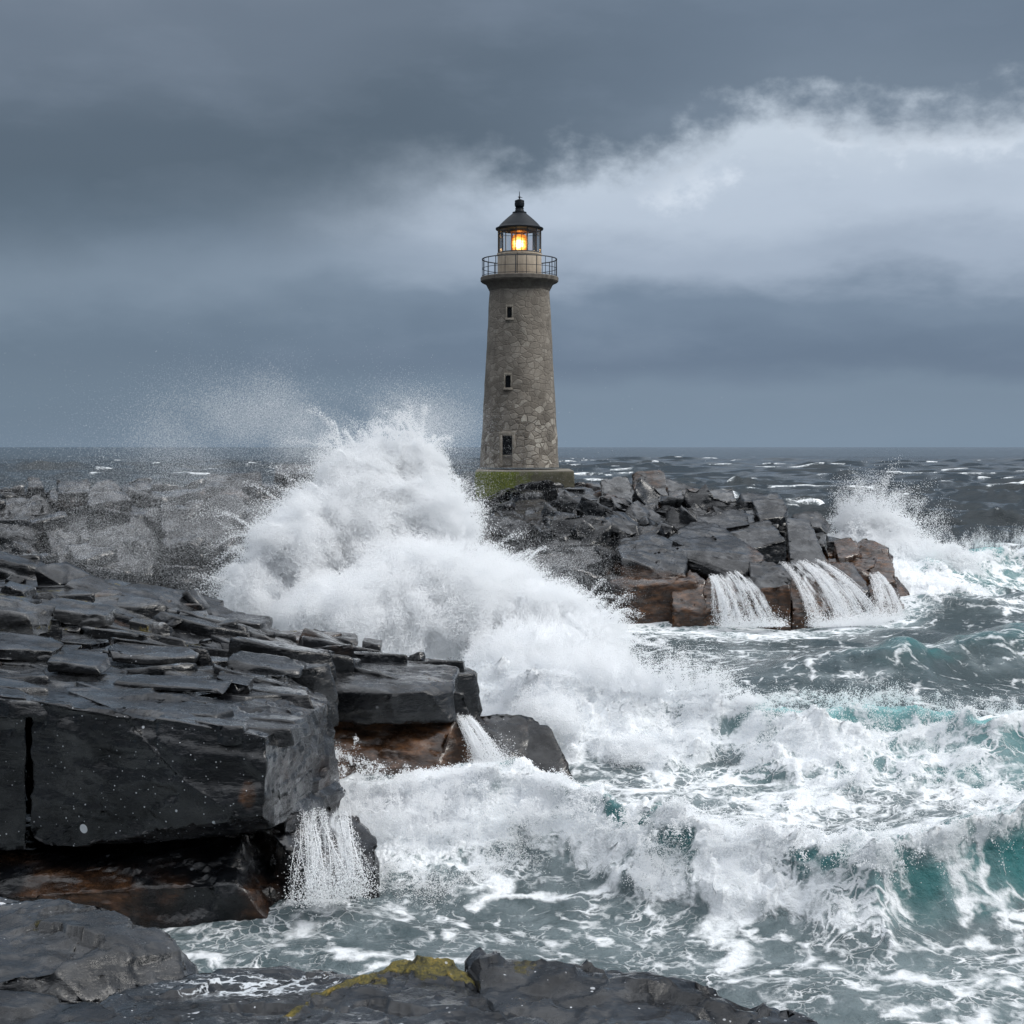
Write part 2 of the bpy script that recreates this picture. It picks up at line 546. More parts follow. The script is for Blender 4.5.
def mat_glass():
    m = bpy.data.materials.new('lantern_glass')
    m.use_nodes = True
    T = NT(m.node_tree)
    tr = T.new('ShaderNodeBsdfTransparent')
    tr.inputs[0].default_value = (.93, .95, .96, 1)
    gl = T.new('ShaderNodeBsdfGlossy')
    gl.inputs['Roughness'].default_value = .04
    fr = T.new('ShaderNodeFresnel')
    fr.inputs[0].default_value = 1.5
    mx = T.new('ShaderNodeMixShader')
    T.set(mx.inputs[0], T.math('ADD', T.math('MULTIPLY', fr.outputs[0], .9), .05))
    T.set(mx.inputs[1], tr.outputs[0])
    T.set(mx.inputs[2], gl.outputs[0])
    out = T.new('ShaderNodeOutputMaterial')
    T.set(out.inputs[0], mx.outputs[0])
    return m


def mat_emit(name, c, s):
    m = bpy.data.materials.new(name)
    m.use_nodes = True
    T = NT(m.node_tree)
    e = T.new('ShaderNodeEmission')
    e.inputs[0].default_value = (*c, 1)
    e.inputs[1].default_value = s
    out = T.new('ShaderNodeOutputMaterial')
    T.set(out.inputs[0], e.outputs[0])
    return m


M_ROCK = mat_rock()
M_WATER = mat_water()
M_SPRAY = mat_spray('spray_white')
M_FOAM = mat_spray('foam_white', (.91, .925, .94), .12)
M_STONE = mat_masonry()

# ------------------------------------------------------------------ rock making


def hull_bm(pts):
    bm = bmesh.new()
    for p in pts:
        bm.verts.new(p)
    r = bmesh.ops.convex_hull(bm, input=bm.verts[:], use_existing_faces=False)
    junk = [g for g in set(r['geom_interior'] + r['geom_unused']) if isinstance(g, bmesh.types.BMVert) and g.is_valid]
    if junk:
        bmesh.ops.delete(bm, geom=junk, context='VERTS')
    return bm


def rock_bm(pts, cuts=5, cut=(0.03, 0.14), bevel=0.05, rnd=None):
    rnd = rnd or random
    pts = [Vector(p) for p in pts]
    for i in range(cuts):
        n = Vector((rnd.gauss(0, 1), rnd.gauss(0, 1), rnd.gauss(0, .7))).normalized()
        d = [p.dot(n) for p in pts]
        hi, lo = max(d), min(d)
        dist = hi - (hi - lo) * rnd.uniform(*cut)
        bm = hull_bm(pts)
        r = bmesh.ops.bisect_plane(bm, geom=bm.verts[:] + bm.edges[:] + bm.faces[:], plane_co=n * dist, plane_no=n, clear_outer=True)
        pts = [v.co.copy() for v in bm.verts]
        bm.free()
    bm = hull_bm(pts)
    bmesh.ops.remove_doubles(bm, verts=bm.verts[:], dist=0.02)
    bmesh.ops.dissolve_limit(bm, angle_limit=0.03, verts=bm.verts[:], edges=bm.edges[:])
    if bevel:
        try:
            bmesh.ops.bevel(bm, geom=bm.edges[:], offset=bevel, segments=1, affect='EDGES', profile=.5, clamp_overlap=True)
        except Exception:
            pass
    bmesh.ops.triangulate(bm, faces=bm.faces[:])
    return bm


def refine(bm, seg, limit=60000):
    for it in range(9):
        longe = [e for e in bm.edges if e.calc_length() > seg * 1.5]
        if not longe or len(bm.faces) > limit:
            break
        bmesh.ops.subdivide_edges(bm, edges=longe, cuts=1, use_grid_fill=False)
        bmesh.ops.triangulate(bm, faces=[f for f in bm.faces if len(f.verts) > 3])
    bm.normal_update()


def bm_arrays(bm):
    bm.verts.index_update()
    co = np.array([v.co[:] for v in bm.verts], dtype=np.float64).reshape(-1, 3)
    no = np.array([v.normal[:] for v in bm.verts], dtype=np.float64).reshape(-1, 3)
    fa = np.array([[v.index for v in f.verts] for f in bm.faces], dtype=np.int32).reshape(-1, 3)
    return co, no, fa


def facets(p, cell, seed):
    """piecewise planar offsets in irregular cells, like the chipped faces of broken slate"""
    q = p / cell
    b = np.floor(q).astype(np.int64)
    best = np.full(len(p), 1e9)
    val = np.zeros(len(p))

    def hsh(i, k):
        h = (i[:, 0] * 73856093) ^ (i[:, 1] * 19349663) ^ (i[:, 2] * 83492791) ^ (k * 2654435 + seed * 97531)
        h = (h ^ (h >> 13)) * 1274126177 & 0x7fffffff
        h = (h ^ (h >> 11)) * 668265263 & 0x7fffffff
        return (h & 0xffff) / 65535.0
    for dx in (-1, 0, 1):
        for dy in (-1, 0, 1):
            for dz in (-1, 0, 1):
                i = b + np.array([dx, dy, dz])
                s = i + np.stack([hsh(i, 1), hsh(i, 2), hsh(i, 3)], 1)
                r = q - s
                d = (r ** 2).sum(1)
                u = np.stack([hsh(i, 4), hsh(i, 5), hsh(i, 6)], 1) * 2 - 1
                v = (r * u).sum(1) + .5 * (hsh(i, 7) - .5)
                m = d < best
                best[m] = d[m]
                val[m] = v[m]
    return val


DIP = np.array([0.10, -0.07, 1.0])
DIP /= np.linalg.norm(DIP)


def roughen(co, no, amp, scale=1.0):
    """fractures, bedding steps and fine roughness"""
    x, y, z = (co * scale).T
    bed = (co @ DIP) * scale
    low = fbm(x * .55, y * .55, z * .55, 3, .5, 1.0)
    s = bed * 2.6 + 0.8 * fbm(x * .3, y * .3, z * .3, 2, .5, 2.0)
    q = np.floor(s)
    fr = s - q
    stepn = vn(x * .22 + q * 3.7, y * .22 + q * 1.9, q * 5.3)
    stepn2 = vn(x * .22 + (q + 1) * 3.7, y * .22 + (q + 1) * 1.9, (q + 1) * 5.3)
    strata = stepn + (stepn2 - stepn) * sstep(fr, .8, 1.0)
    side = 1 - np.abs(no @ DIP)
    blocky = np.round(vn(x * .9 + 4, y * .9, z * 1.6) * 2.5) / 2.5
    fine = fbm(x * 2.6, y * 2.6, z * 3.4, 4, .55, 3.0)
    wp = np.stack([x + .25 * fbm(x * .9, y * .9, z * .9, 3, seed=5), y + .25 * fbm(x * .9, y * .9, z * .9, 3, seed=6), (z + .15 * fbm(x * .9, y * .9, z * .9, 3, seed=7)) * 1.9], 1)
    big = facets(wp, 1.5, 3)
    sml = facets(wp + 5, .55, 4)
    d = amp * (0.6 * low + 0.9 * strata * side + 1.5 * big + .55 * sml + 0.36 * fine)
    return co + no * d[:, None]


def rock_attrs(co, no, stain=0.0, lichen=0.0, salt=0.0, tone=0.0, foam=0.0):
    n = len(co)

    def ev(v):
        v = v(co, no) if callable(v) else v
        return np.broadcast_to(np.asarray(v, dtype=np.float32), (n,)).copy()
    return {'stain': ev(stain), 'lichen': ev(lichen), 'salt': ev(salt), 'tone': ev(tone), 'foam': ev(foam)}


def rock(name, pts, label=None, cat=None, group=None, kind=None, seg=.14, amp=.05, cuts=5, cut=(.03, .14), bevel=.05, seed=0, scale=1.0, limit=60000, parent=None, moss=False, **at):
    rnd = random.Random(seed * 77 + 5)
    bm = rock_bm(pts, cuts, cut, bevel, rnd)
    refine(bm, seg, limit)
    co, no, fa = bm_arrays(bm)
    bm.free()
    co = roughen(co, no, amp, scale)
    at = rock_attrs(co, no, **at)
    base = np.array([co[:, 0].mean(), co[:, 1].mean(), co[:, 2].min()])
    if moss:
        k = sstep(at['lichen'], .45, .8)
        co = co + no * (k * (.015 + .05 * np.clip(billow(co[:, 0] * 5, co[:, 1] * 5, co[:, 2] * 5, 3, .6, 9.0) + .3, 0, 1)))[:, None]
    me = np_mesh(name, co - base, fa, True, at)
    o = new_obj(name, me, M_ROCK, parent)
    o.location = base
    tag(o, label, cat, group, kind)
    return o


def clip_poly(poly, a, b, c):
    """keep a*x+b*y<=c"""
    out = []
    for i in range(len(poly)):
        p, q = poly[i], poly[(i + 1) % len(poly)]
        dp, dq = a * p[0] + b * p[1] - c, a * q[0] + b * q[1] - c
        if dp <= 0:
            out.append(p)
        if (dp < 0 < dq) or (dq < 0 < dp):
            t = dp / (dp - dq)
            out.append((p[0] + (q[0] - p[0]) * t, p[1] + (q[1] - p[1]) * t))
    return out


def inside(pt, poly):
    x, y = pt
    r = False
    j = len(poly) - 1
    for i in range(len(poly)):
        xi, yi = poly[i]
        xj, yj = poly[j]
        if (yi > y) != (yj > y) and x < (xj - xi) * (y - yi) / (yj - yi) + xi:
            r = not r
        j = i
    return r


def idw(ctrl, power=3.0):
    c = np.array(ctrl, dtype=float)

    def H(x, y):
        x = np.asarray(x, float)
        y = np.asarray(y, float)
        d2 = (x[..., None] - c[:, 0]) ** 2 + (y[..., None] - c[:, 1]) ** 2 + .3
        w = d2 ** (-power / 2)
        return (w * c[:, 2]).sum(-1) / w.sum(-1)
    return H


def pavement(name, outline, H, size, seed, vary=.10, rubble=0, rub_size=(.5, 1.6), rub_where=None, stretch=1.6, ang=0.0, seg=.2, amp=.05, jump=.16, tilt=.07, attrs=None, bot=None, bevel=.05, skip=None):
    """bedrock broken by joints: one sheet of terrain made of tilted, cracked slabs"""
    rnd = random.Random(seed)
    ca, sa = math.cos(ang), math.sin(ang)

    def fwd(p):
        return ((p[0] * ca + p[1] * sa) / stretch, -p[0] * sa + p[1] * ca)

    def inv(q):
        u = q[0] * stretch
        return (u * ca - q[1] * sa, u * sa + q[1] * ca)
    ol = [fwd(p) for p in outline]
    x0, x1 = min(p[0] for p in ol), max(p[0] for p in ol)
    y0, y1 = min(p[1] for p in ol), max(p[1] for p in ol)
    seeds = []
    ny = int((y1 - y0) / size) + 2
    nx = int((x1 - x0) / size) + 2
    for j in range(-1, ny):
        for i in range(-1, nx):
            seeds.append((x0 + (i + .5 * (j % 2) + rnd.uniform(-.46, .46)) * size, y0 + (j + rnd.uniform(-.46, .46)) * size))
    S = np.array(seeds)
    COs, FAs, off = [], [], 0
    NOs = []
    BT, BS = [], []
    for k, s in enumerate(seeds):
        c = inv(s)
        if not inside(c, outline):
            continue
        if skip and skip(c):
            continue
        d2 = ((S - np.array(s)) ** 2).sum(1)
        poly = [(s[0] - 3 * size, s[1] - 3 * size), (s[0] + 3 * size, s[1] - 3 * size), (s[0] + 3 * size, s[1] + 3 * size), (s[0] - 3 * size, s[1] + 3 * size)]
        for m in np.argsort(d2)[1:22]:
            t = seeds[m]
            a, b = t[0] - s[0], t[1] - s[1]
            poly = clip_poly(poly, a, b, (t[0] ** 2 + t[1] ** 2 - s[0] ** 2 - s[1] ** 2) / 2)
        if len(poly) < 3:
            continue
        h = float(H(c[0], c[1]))
        e = .6
        gx = float(H(c[0] + e, c[1]) - H(c[0] - e, c[1])) / (2 * e)
        gy = float(H(c[0], c[1] + e) - H(c[0], c[1] - e)) / (2 * e)
        g = math.hypot(gx, gy)
        if g > .75:
            gx, gy = gx * .75 / g, gy * .75 / g
        gx = gx * .8 + rnd.gauss(0, tilt)
        gy = gy * .8 + rnd.gauss(0, tilt)
        h += rnd.gauss(0, jump)
        zb = bot(c, h) if bot else h - 2.5
        pts = []
        for q in poly:
            p = inv((s[0] + (q[0] - s[0]) * .985, s[1] + (q[1] - s[1]) * .985))
            pts.append((p[0], p[1], h + gx * (p[0] - c[0]) + gy * (p[1] - c[1])))
            p2 = inv((s[0] + (q[0] - s[0]) * 1.10, s[1] + (q[1] - s[1]) * 1.10))
            pts.append((p2[0], p2[1], min(zb, h - .4)))
        try:
            bm = rock_bm(pts, 2, (.02, .07), bevel, rnd)
        except Exception:
            continue
        refine(bm, seg, 9000)
        co, no, fa = bm_arrays(bm)
        bm.free()
        if not len(fa):
            continue
        BS.append(np.full(len(co), max(0.0, rnd.gauss(-.05, vary * 2.6))))
        BT.append(np.full(len(co), max(0.0, rnd.gauss(0, vary))))
        COs.append(co)
        NOs.append(no)
        FAs.append(fa + off)
        off += len(co)
    # broken blocks lying jammed in the joints
    bx0, bx1 = min(p[0] for p in outline), max(p[0] for p in outline)
    by0, by1 = min(p[1] for p in outline), max(p[1] for p in outline)
    made = 0
    while made < rubble:
        c = (rnd.uniform(bx0, bx1), rnd.uniform(by0, by1))
        if not inside(c, outline) or (rub_where and rnd.random() > rub_where(c)):
            continue
        made += 1
        s = rub_size[0] + (rub_size[1] - rub_size[0]) * rnd.random() ** 1.7
        rot = Matrix.Rotation(rnd.uniform(-.5, .5) - .3, 3, 'Z') @ Matrix.Rotation(rnd.gauss(0, .35), 3, 'X') @ Matrix.Rotation(rnd.gauss(.18, .30), 3, 'Y')
        e = (s * rnd.uniform(1.0, 1.9), s * rnd.uniform(.8, 1.3), s * rnd.uniform(.35, .8))
        o_ = Vector((c[0], c[1], float(H(c[0], c[1])) + e[2] * .12))
        pts = []
        for sx_ in (-1, 1):
            for sy_ in (-1, 1):
                for sz_ in (-1, 1):
                    pts.append(o_ + rot @ Vector((sx_ * e[0] * rnd.uniform(.7, 1), sy_ * e[1] * rnd.uniform(.7, 1), sz_ * e[2] * rnd.uniform(.75, 1))))
        bm = rock_bm(pts, 5, (.05, .22), bevel * .8, rnd)
        refine(bm, seg * .8, 5000)
        co, no, fa = bm_arrays(bm)
        bm.free()
        BS.append(np.full(len(co), max(0.0, rnd.gauss(-.05, vary * 2.6))))
        BT.append(np.full(len(co), max(0.0, rnd.gauss(0, vary))))
        COs.append(co)
        NOs.append(no)
        FAs.append(fa + off)
        off += len(co)
    co, no, fa = np.concatenate(COs), np.concatenate(NOs), np.concatenate(FAs)
    co = roughen(co, no, amp)
    at = rock_attrs(co, no, **(attrs or {}))
    at['tone'] = np.clip(at['tone'] + np.concatenate(BT), 0, .9)
    at['stain'] = at['stain'] + np.concatenate(BS)
    me = np_mesh(name, co, fa, True, at)
    o = new_obj(name, me, M_ROCK)
    o['kind'] = 'structure'
    return o


up_only = lambda no: np.clip(no[:, 2] * 1.6 - .5, 0, 1)  # upward mask: where lichen grows, and where tone paints in sky sheen
# ================================================================== SETTING_BEGIN
# ------------------------------------------------------------------ the sea


def crest(pts):
    """pts: (px, py, z, Y or None) -> X, Y arrays of the crest line, sorted by X"""
    out = []
    for px, py, z in pts:
        Y = F * (CZ - z) / (py - HZ)
        out.append(((px - 512) * Y / F, Y))
    out.sort()
    return np.array(out)


BREAKERS = [
    # the near breaker in front of the left shelf
    dict(c=crest([(300, 790, 1.0), (345, 758, 1.6), (400, 772, 1.7), (520, 792, 1.6), (620, 812, 1.7), (750, 815, 1.8), (860, 832, 1.8), (920, 820, 1.9), (1024, 793, 2.1), (1180, 770, 2.0)]),
         a=[(-6, .45), (-3, .85), (0, 1.2), (2, 1.35), (6, 1.6), (9, 1.85), (14, 2.1), (20, 1.9), (26, .8)], wf=1.35, wb=3.6,
         cover=[(-6, 1.05), (6.0, 1.0), (7.6, .85), (9.0, .36), (12, .28), (26, .3)], trail=.86, tl=11, lip=[(-6, 1.1), (9, 1.1), (26, 1.0)], teal=.72, skirt=.52),
    # the big broken roller running out of the burst
    dict(c=crest([(430, 640, 3.0), (500, 640, 3.0), (560, 655, 2.8), (620, 672, 2.5), (680, 684, 2.2), (760, 695, 2.0), (830, 697, 2.0), (900, 697, 1.9), (960, 708, 1.8), (1040, 718, 1.6), (1160, 730, 1.4)]),
         a=[(-4, 1.4), (2, 1.5), (5, 1.8), (10, 1.9), (16, 1.6), (22, 1.1), (28, .6)], wf=2.7, wb=3.0,
         cover=[(-4, 1.25), (5, 1.12), (9, .98), (12, .80), (16, .64), (28, .45)], trail=.60, tl=4.0, lip=[(-4, 1.1), (10, 1.05), (28, .9)], skirt=.68),
    # unbroken swell behind it
    dict(c=crest([(640, 668, 1.2), (720, 660, 1.4), (800, 648, 1.6), (870, 640, 1.7), (940, 634, 1.7), (1024, 628, 1.6), (1200, 620, 1.5)]),
         a=[(4, .1), (9, .7), (14, 1.4), (20, 1.8), (34, 1.5)], wf=3.8, wb=4.8,
         cover=[(4, .42), (34, .38)], trail=.36, tl=4, lip=[(4, .2), (16, .3), (34, .4)], teal=.46),
    # the sea breaking beyond the end of the island
    dict(c=crest([(820, 560, 2.0), (880, 556, 2.6), (930, 553, 2.8), (980, 546, 2.9), (1030, 546, 2.8), (1120, 560, 2.0)]),
         a=[(20, 1.8), (26, 2.4), (32, 2.8), (38, 2.8), (46, 2.0), (54, .6)], wf=5.2, wb=4.0,
         cover=[(20, 1.2), (28, 1.15), (31, .86), (34, .70), (38, .74), (54, .5)], trail=.3, tl=3, lip=[(20, 1.1), (40, 1.1), (54, .8)]),
    # a lower second surge under it
    dict(c=crest([(930, 600, .9), (985, 596, 1.2), (1040, 590, 1.3), (1140, 588, 1.2)]),
         a=[(22, .2), (27, .9), (34, 1.0), (48, .8)], wf=2.4, wb=2.8,
         cover=[(22, .5), (48, .5)], trail=.5, tl=5, lip=[(22, .6), (30, .85), (48, .85)], teal=.5),
]

ISLE_WATER = np.array([(-60, 84), (-30, 84), (-12, 84), (-2, 82.5), (4, 82), (7.3, 81.6), (14.5, 80.5), (21, 83), (25.0, 90), (25.5, 100)])
_rs = np.random.default_rng(5)
WAVES = []
for i in range(72):
    lam = 1.6 * (58 / 1.6) ** (i / 71.0)
    th = math.radians(-112 + _rs.normal(0, 26))
    amp = 0.0165 * lam * (1.0 if lam < 16 else (16 / lam) ** .62) * _rs.uniform(.6, 1.3)
    WAVES.append((lam, math.cos(th), math.sin(th), amp, _rs.uniform(0, 6.283)))


def sea_fields(x, y):
    """height, crest shift, foam, aeration and crest backlight of the sea at plan positions"""
    h = np.zeros_like(x)
    sx = np.zeros_like(x)
    sy = np.zeros_like(x)
    far = sstep(y, 55, 130)
    wx = x + 1.5 * fbm(x * .06, y * .06, 0, 2, seed=9)
    wy = y + 1.5 * fbm(x * .06, y * .06, 5, 2, seed=8)
    rowd = np.maximum(y, 12) ** 2 / (F * CZ) * np.where(y > 600, .14, np.where(y > 260, .24, .45))
    grp = .75 + .5 * fbm(x * .018, y * .018, 2, 2, seed=4)
    for lam, dx, dy, amp, ph in WAVES:
        k = 6.2832 / lam
        a = amp * (0.28 + .72 * far) * sstep(lam / np.maximum(rowd, .02), 1.6, 3.2)
        if lam > 14:
            a = a * (.25 + .75 * far)
        if lam > 3:
            a = a * grp
        p = k * (wx * dx + wy * dy) + ph
        s, c = np.sin(p), np.cos(p)
        h += a * s
        sx += -.75 * a * c * dx * -1
        sy += -.75 * a * c * dy * -1
    foam = np.zeros_like(x)
    aer = np.zeros_like(x)
    body = np.zeros_like(x)
    # lace left by earlier waves
    patch = fbm(x * .11, y * .16, 3, 4, seed=12)
    near = 1 - sstep(y, 46, 84)
    foam += np.clip((.45 + .26 * patch) * near, 0, 1)
    foam += np.clip((.42 + .30 * patch), 0, .8) * (1 - near) * (1 - sstep(y, 95, 150)) * .8
    aer += near * (.30 + .16 * patch)
    # whitecaps on the open sea
    wc = fbm(x * .046, y * .10, 7, 4, .6, seed=15)
    hh = h / (.35 + 1e-6)
    cap = sstep(wc + .30 * np.clip(h, -1.2, 2.2), .82, 1.06) * far
    foam = np.maximum(foam, cap * (.80 + .4 * fbm(x * .35, y * .12, 3, 3, seed=19)))
    streak = fbm(x * .05 + y * .012, y * .35, 9, 4, .6, seed=17)
    foam = np.maximum(foam, far * sstep(streak, .25, .8) * .30 * (1 - sstep(y, 160, 420)))
    for b in BREAKERS:
        cx = b['c'][:, 0]
        cy = np.interp(x, cx, b['c'][:, 1])
        dx = np.maximum(cx[0] - x, 0) + np.maximum(x - cx[-1], 0)
        t = y - cy + .75 * fbm(x * .42, y * .12, 1, 4, .55, seed=21) + 1.5 * fbm(x * .13, y * .05, 2, 2, seed=22)
        a = np.interp(x, [p[0] for p in b['a']], [p[1] for p in b['a']]) * np.exp(-(dx / 3) ** 2)
        a = a * (1 + .42 * fbm(x * .3, 3, 1, 4, .6, seed=23))
        wf, wb = b['wf'], b['wb']
        prof = np.where(t < 0, np.exp(-(np.abs(t) / wf) ** 1.7), np.exp(-(t / wb) ** 2))
        h += a * prof
        sy -= .55 * a * prof ** 3
        on = np.exp(-(dx / 2.5) ** 2)
        cov = np.interp(x, [p[0] for p in b['cover']], [p[1] for p in b['cover']])
        lip = np.interp(x, [p[0] for p in b['lip']], [p[1] for p in b['lip']])
        rag = fbm(x * .5, y * .5, 4, 4, .55, seed=25)
        front = sstep(t + .5 * rag * wf, -2.0 * wf, -1.25 * wf) * (1 - sstep(t, .1 * wb, .55 * wb))
        lipm = np.exp(-((t + .18 * wf) / (.36 * wf)) ** 2)
        skirt = sstep(t, -4.6 * wf, -2.6 * wf) * (1 - sstep(t, -1.6 * wf, -1.0 * wf)) * (b.get('skirt', 0) + .26 * rag)
        aer = np.maximum(aer, on * .62 * sstep(t, -3.0 * wf, -1.5 * wf) * (1 - sstep(t, 0, wb)) * np.clip(a / 1.4, 0, 1) * (.7 + .5 * rag) * b.get('teal', 1.0))
        trail = sstep(t, -.2, .3) * np.exp(-np.clip(t, 0, 99) / b['tl'])
        f = np.maximum(np.maximum(np.maximum(front * (cov + .34 * rag), lipm * (lip + .30 * rag)), skirt), trail * (b['trail'] + .22 * rag)) * on
        foam = np.maximum(foam, f)
        body = np.maximum(body, np.clip(f - .72, 0, 1) * np.minimum(a, 2.5) * on)
        holes = fbm(x * .38 + 7, y * .55, 6, 3, seed=27)
        topb = np.exp(-((t - .25 * wb) / (.55 * wb)) ** 2)
        tealm = b.get('teal', 1.0) * on * np.clip(a / 1.6, 0, 1.2) * (topb * (.62 + .5 * holes) + .62 * front * (1 - sstep(cov, .95, 1.2) * .4))  # crest teal: bubbles, plus light through thin water mixed into the colour
        aer = np.maximum(aer, tealm)
        # windows of clear green water in the crest, backlight put into the colour
        win = sstep(holes + .35 * rag, .16, .46) * np.clip(topb + .36 * front * (t < 0), 0, 1) * on * sstep(a, .7, 1.4)
        aer = np.maximum(aer, win * .98 * b.get('teal', 1.0) ** .5)
        foam = foam * (1 - .75 * win)
        body = body * (1 - .85 * win)
    # white wash along the foot of the island
    iy = np.interp(x, ISLE_WATER[:, 0], ISLE_WATER[:, 1])
    d = iy - y + 1.2 * fbm(x * .3, y * .3, 8, 3, seed=31)
    okx = (1 - sstep(x, 27, 31))
    wash = (1 - sstep(d, 1.5, 13)) * sstep(d, -16, -12) * okx
    foam = np.maximum(foam, wash * (.92 + .30 * patch))
    foam = np.maximum(foam, (1 - sstep(np.abs(d), .5, 3.0)) * okx * (1.0 + .2 * patch))
    aer = np.maximum(aer, wash * .55)
    # churned water where the burst falls back
    q = ((x + 1.0) / 8.5) ** 2 + ((y - 53.5) / 8.5) ** 2
    foam = np.maximum(foam, (1.2 - .5 * q) * (q < 2.2))
    # the pile of foam against the end of the left shelf
    q = ((x + 2.6) / 3.4) ** 2 + ((y - 34.6) / 3.2) ** 2
    pm = np.exp(-q * 1.1)
    h += .42 * pm
    foam = np.maximum(foam, 1.3 * pm + .1 * patch)
    aer = np.maximum(aer, .7 * pm)
    body = np.maximum(body, .5 * pm)
    # lacy backwash in the cove
    q = ((x + 4.6) / 4.5) ** 2 + ((y - 29.5) / 2.4) ** 2
    foam = np.maximum(foam, np.exp(-q) * (.56 + .2 * patch))
    # bubbles under the foam turn the water milky
    near2 = 1 - sstep(y, 110, 160)
    aer = np.maximum(aer, near2 * (.26 + .16 * sstep(foam + .25 * patch, .42, .95)))
    return h, sx, sy, np.clip(foam, 0, 1.6), np.clip(aer, 0, 1.3), body


def build_sea():
    rows = []
    py = 447.22
    while py < 1130:
        rows.append(F * CZ / (py - HZ))
        py += .10 if py < 453 else (.18 if py < 470 else (.34 if py < 500 else (.55 if py < 560 else .85)))
    rows += [19.5, 18, 16, 14, 11, 7, 2, -6, -20, -60]
    rows = np.array(rows)
    ta = np.concatenate([np.linspace(-.9, -.44, 60, endpoint=False), np.linspace(-.44, .44, 1150), np.linspace(.44, .9, 61)[1:]])
    Yg, Tg = np.meshgrid(rows, ta, indexing='ij')
    Xg = Tg * np.maximum(Yg, 20.0)
    Xg = np.where(Yg < 10, Xg * 4, Xg)
    x, y = Xg.ravel(), Yg.ravel()
    h, sx, sy, foam, aer, body = sea_fields(x, y)
    # churned lumps wherever the water has broken
    dist = np.maximum(y, 18)
    det = sstep(260 / dist, 1.0, 4.0)
    lump = billow(x * .75, y * .75, 1.0, 5, .58, 2.0)
    lump2 = billow(x * 2.3, y * 2.3, 4.0, 3, .6, 3.0)
    k = np.clip(body * 1.6, 0, 1) * det
    lump3 = billow(x * 5.1, y * 5.1, 2.0, 2, .6, 6.0)
    z = h + k * (.46 * lump + .27 * lump2 + .09 * lump3 + .1)
    cr = 1 - np.abs(fbm(x * .8, y * .8, 2, 4, .55, seed=40)) * 2
    z += .05 * cr * det * sstep(60 - y, 0, 20)
    co = np.stack([x + sx + k * .25 * lump2, y + sy - k * .25 * lump, z], 1)
    nr, nc = Yg.shape
    idx = np.arange(nr * nc, dtype=np.int32).reshape(nr, nc)
    fa = np.stack([idx[:-1, :-1].ravel(), idx[:-1, 1:].ravel(), idx[1:, 1:].ravel(), idx[1:, :-1].ravel()], 1)[:, ::-1]
    me = np_mesh('sea', co, fa, True, {'foam': foam, 'aerated_backlit': aer})
    o = new_obj('sea', me, M_WATER)
    tag(o, 'stormy grey green sea laced with white foam and rolling breakers', 'sea', kind='structure')
    return co, foam, aer, body


SEA_CO, SEA_FOAM, SEA_AER, SEA_BODY = build_sea()

# ------------------------------------------------------------------ bedrock: the island with its long ridge, and the near shelf
ISLE_CTRL = [(7.3, 83, 2.4), (4, 84, 2.6), (12, 83, 1.2), (17, 83, .8), (21, 86, .4), (24.5, 92, .2), (21.5, 92, 1.8), (18.5, 94, 3.4), (14.5, 97, 5.5), (10.5, 98, 6.3), (9.5, 103, 7.2), (11, 89, 3.4), (15, 89, 2.6), (18, 89, 1.4), (3, 104, 6.7), (0, 106, 6.5), (0, 114, 6.8), (-3, 99, 5.6), (1, 94, 4.8), (6, 92, 5.0), (-4, 90, 3.8),
             (-9, 99, 6.9), (-14, 98, 7.2), (-20, 97, 7.1), (-27, 97, 6.9), (-33, 96, 6.6), (-33, 86, 2.2), (-27, 88, 3.6), (-21, 87, 2.6), (-14, 88, 3.0), (-9, 88, 3.4), (-5, 84.5, 1.4), (13, 112, 6.0), (20, 106, 3.6), (25, 100, 1.8), (3, 122, 5), (-30, 118, 6), (-48, 98, 6.2), (-48, 86, 3), (-48, 118, 6), (-70, 98, 7), (-70, 86, 3), (-24, 92.5, 5.6), (-16, 93, 5.6), (-31, 91.5, 5.0)]
ISLE_OUT = [(-75, 84), (-48, 84), (-30, 83.5), (-12, 83.5), (-2, 82), (7.3, 81.2), (14.5, 80.2), (18, 82), (20.5, 84.5), (23.4, 90), (23.4, 97), (20, 106), (14, 118), (2, 126), (-20, 126), (-48, 124), (-75, 122)]
H_ISLE = idw(ISLE_CTRL, 3.4)


def isle_stain(co, no):
    x, y, z = co.T
    front = sstep(x, 3.5, 8)
    return front * (1 - sstep(z, 2.4, 4.0)) * .95 + .12 * sstep(fbm(x * .2, y * .2, z * .2, 3, seed=51), .3, .8) + .55 * sstep(z, 5.2, 6.6) * sstep(x, 3, 6) * sstep(fbm(x * .35, y * .35, z * .35, 3, seed=53), -.1, .4)


def isle_tone(co, no):
    x, y, z = co.T
    return np.clip((1 - sstep(x, -7, -1)) * .07 * sstep(z, 1.0, 5.0) + .50 * sstep(z, 6.0, 7.2) * sstep(fbm(x * .25, y * .25, 0, 3, seed=52), -.1, .5), 0, 1)


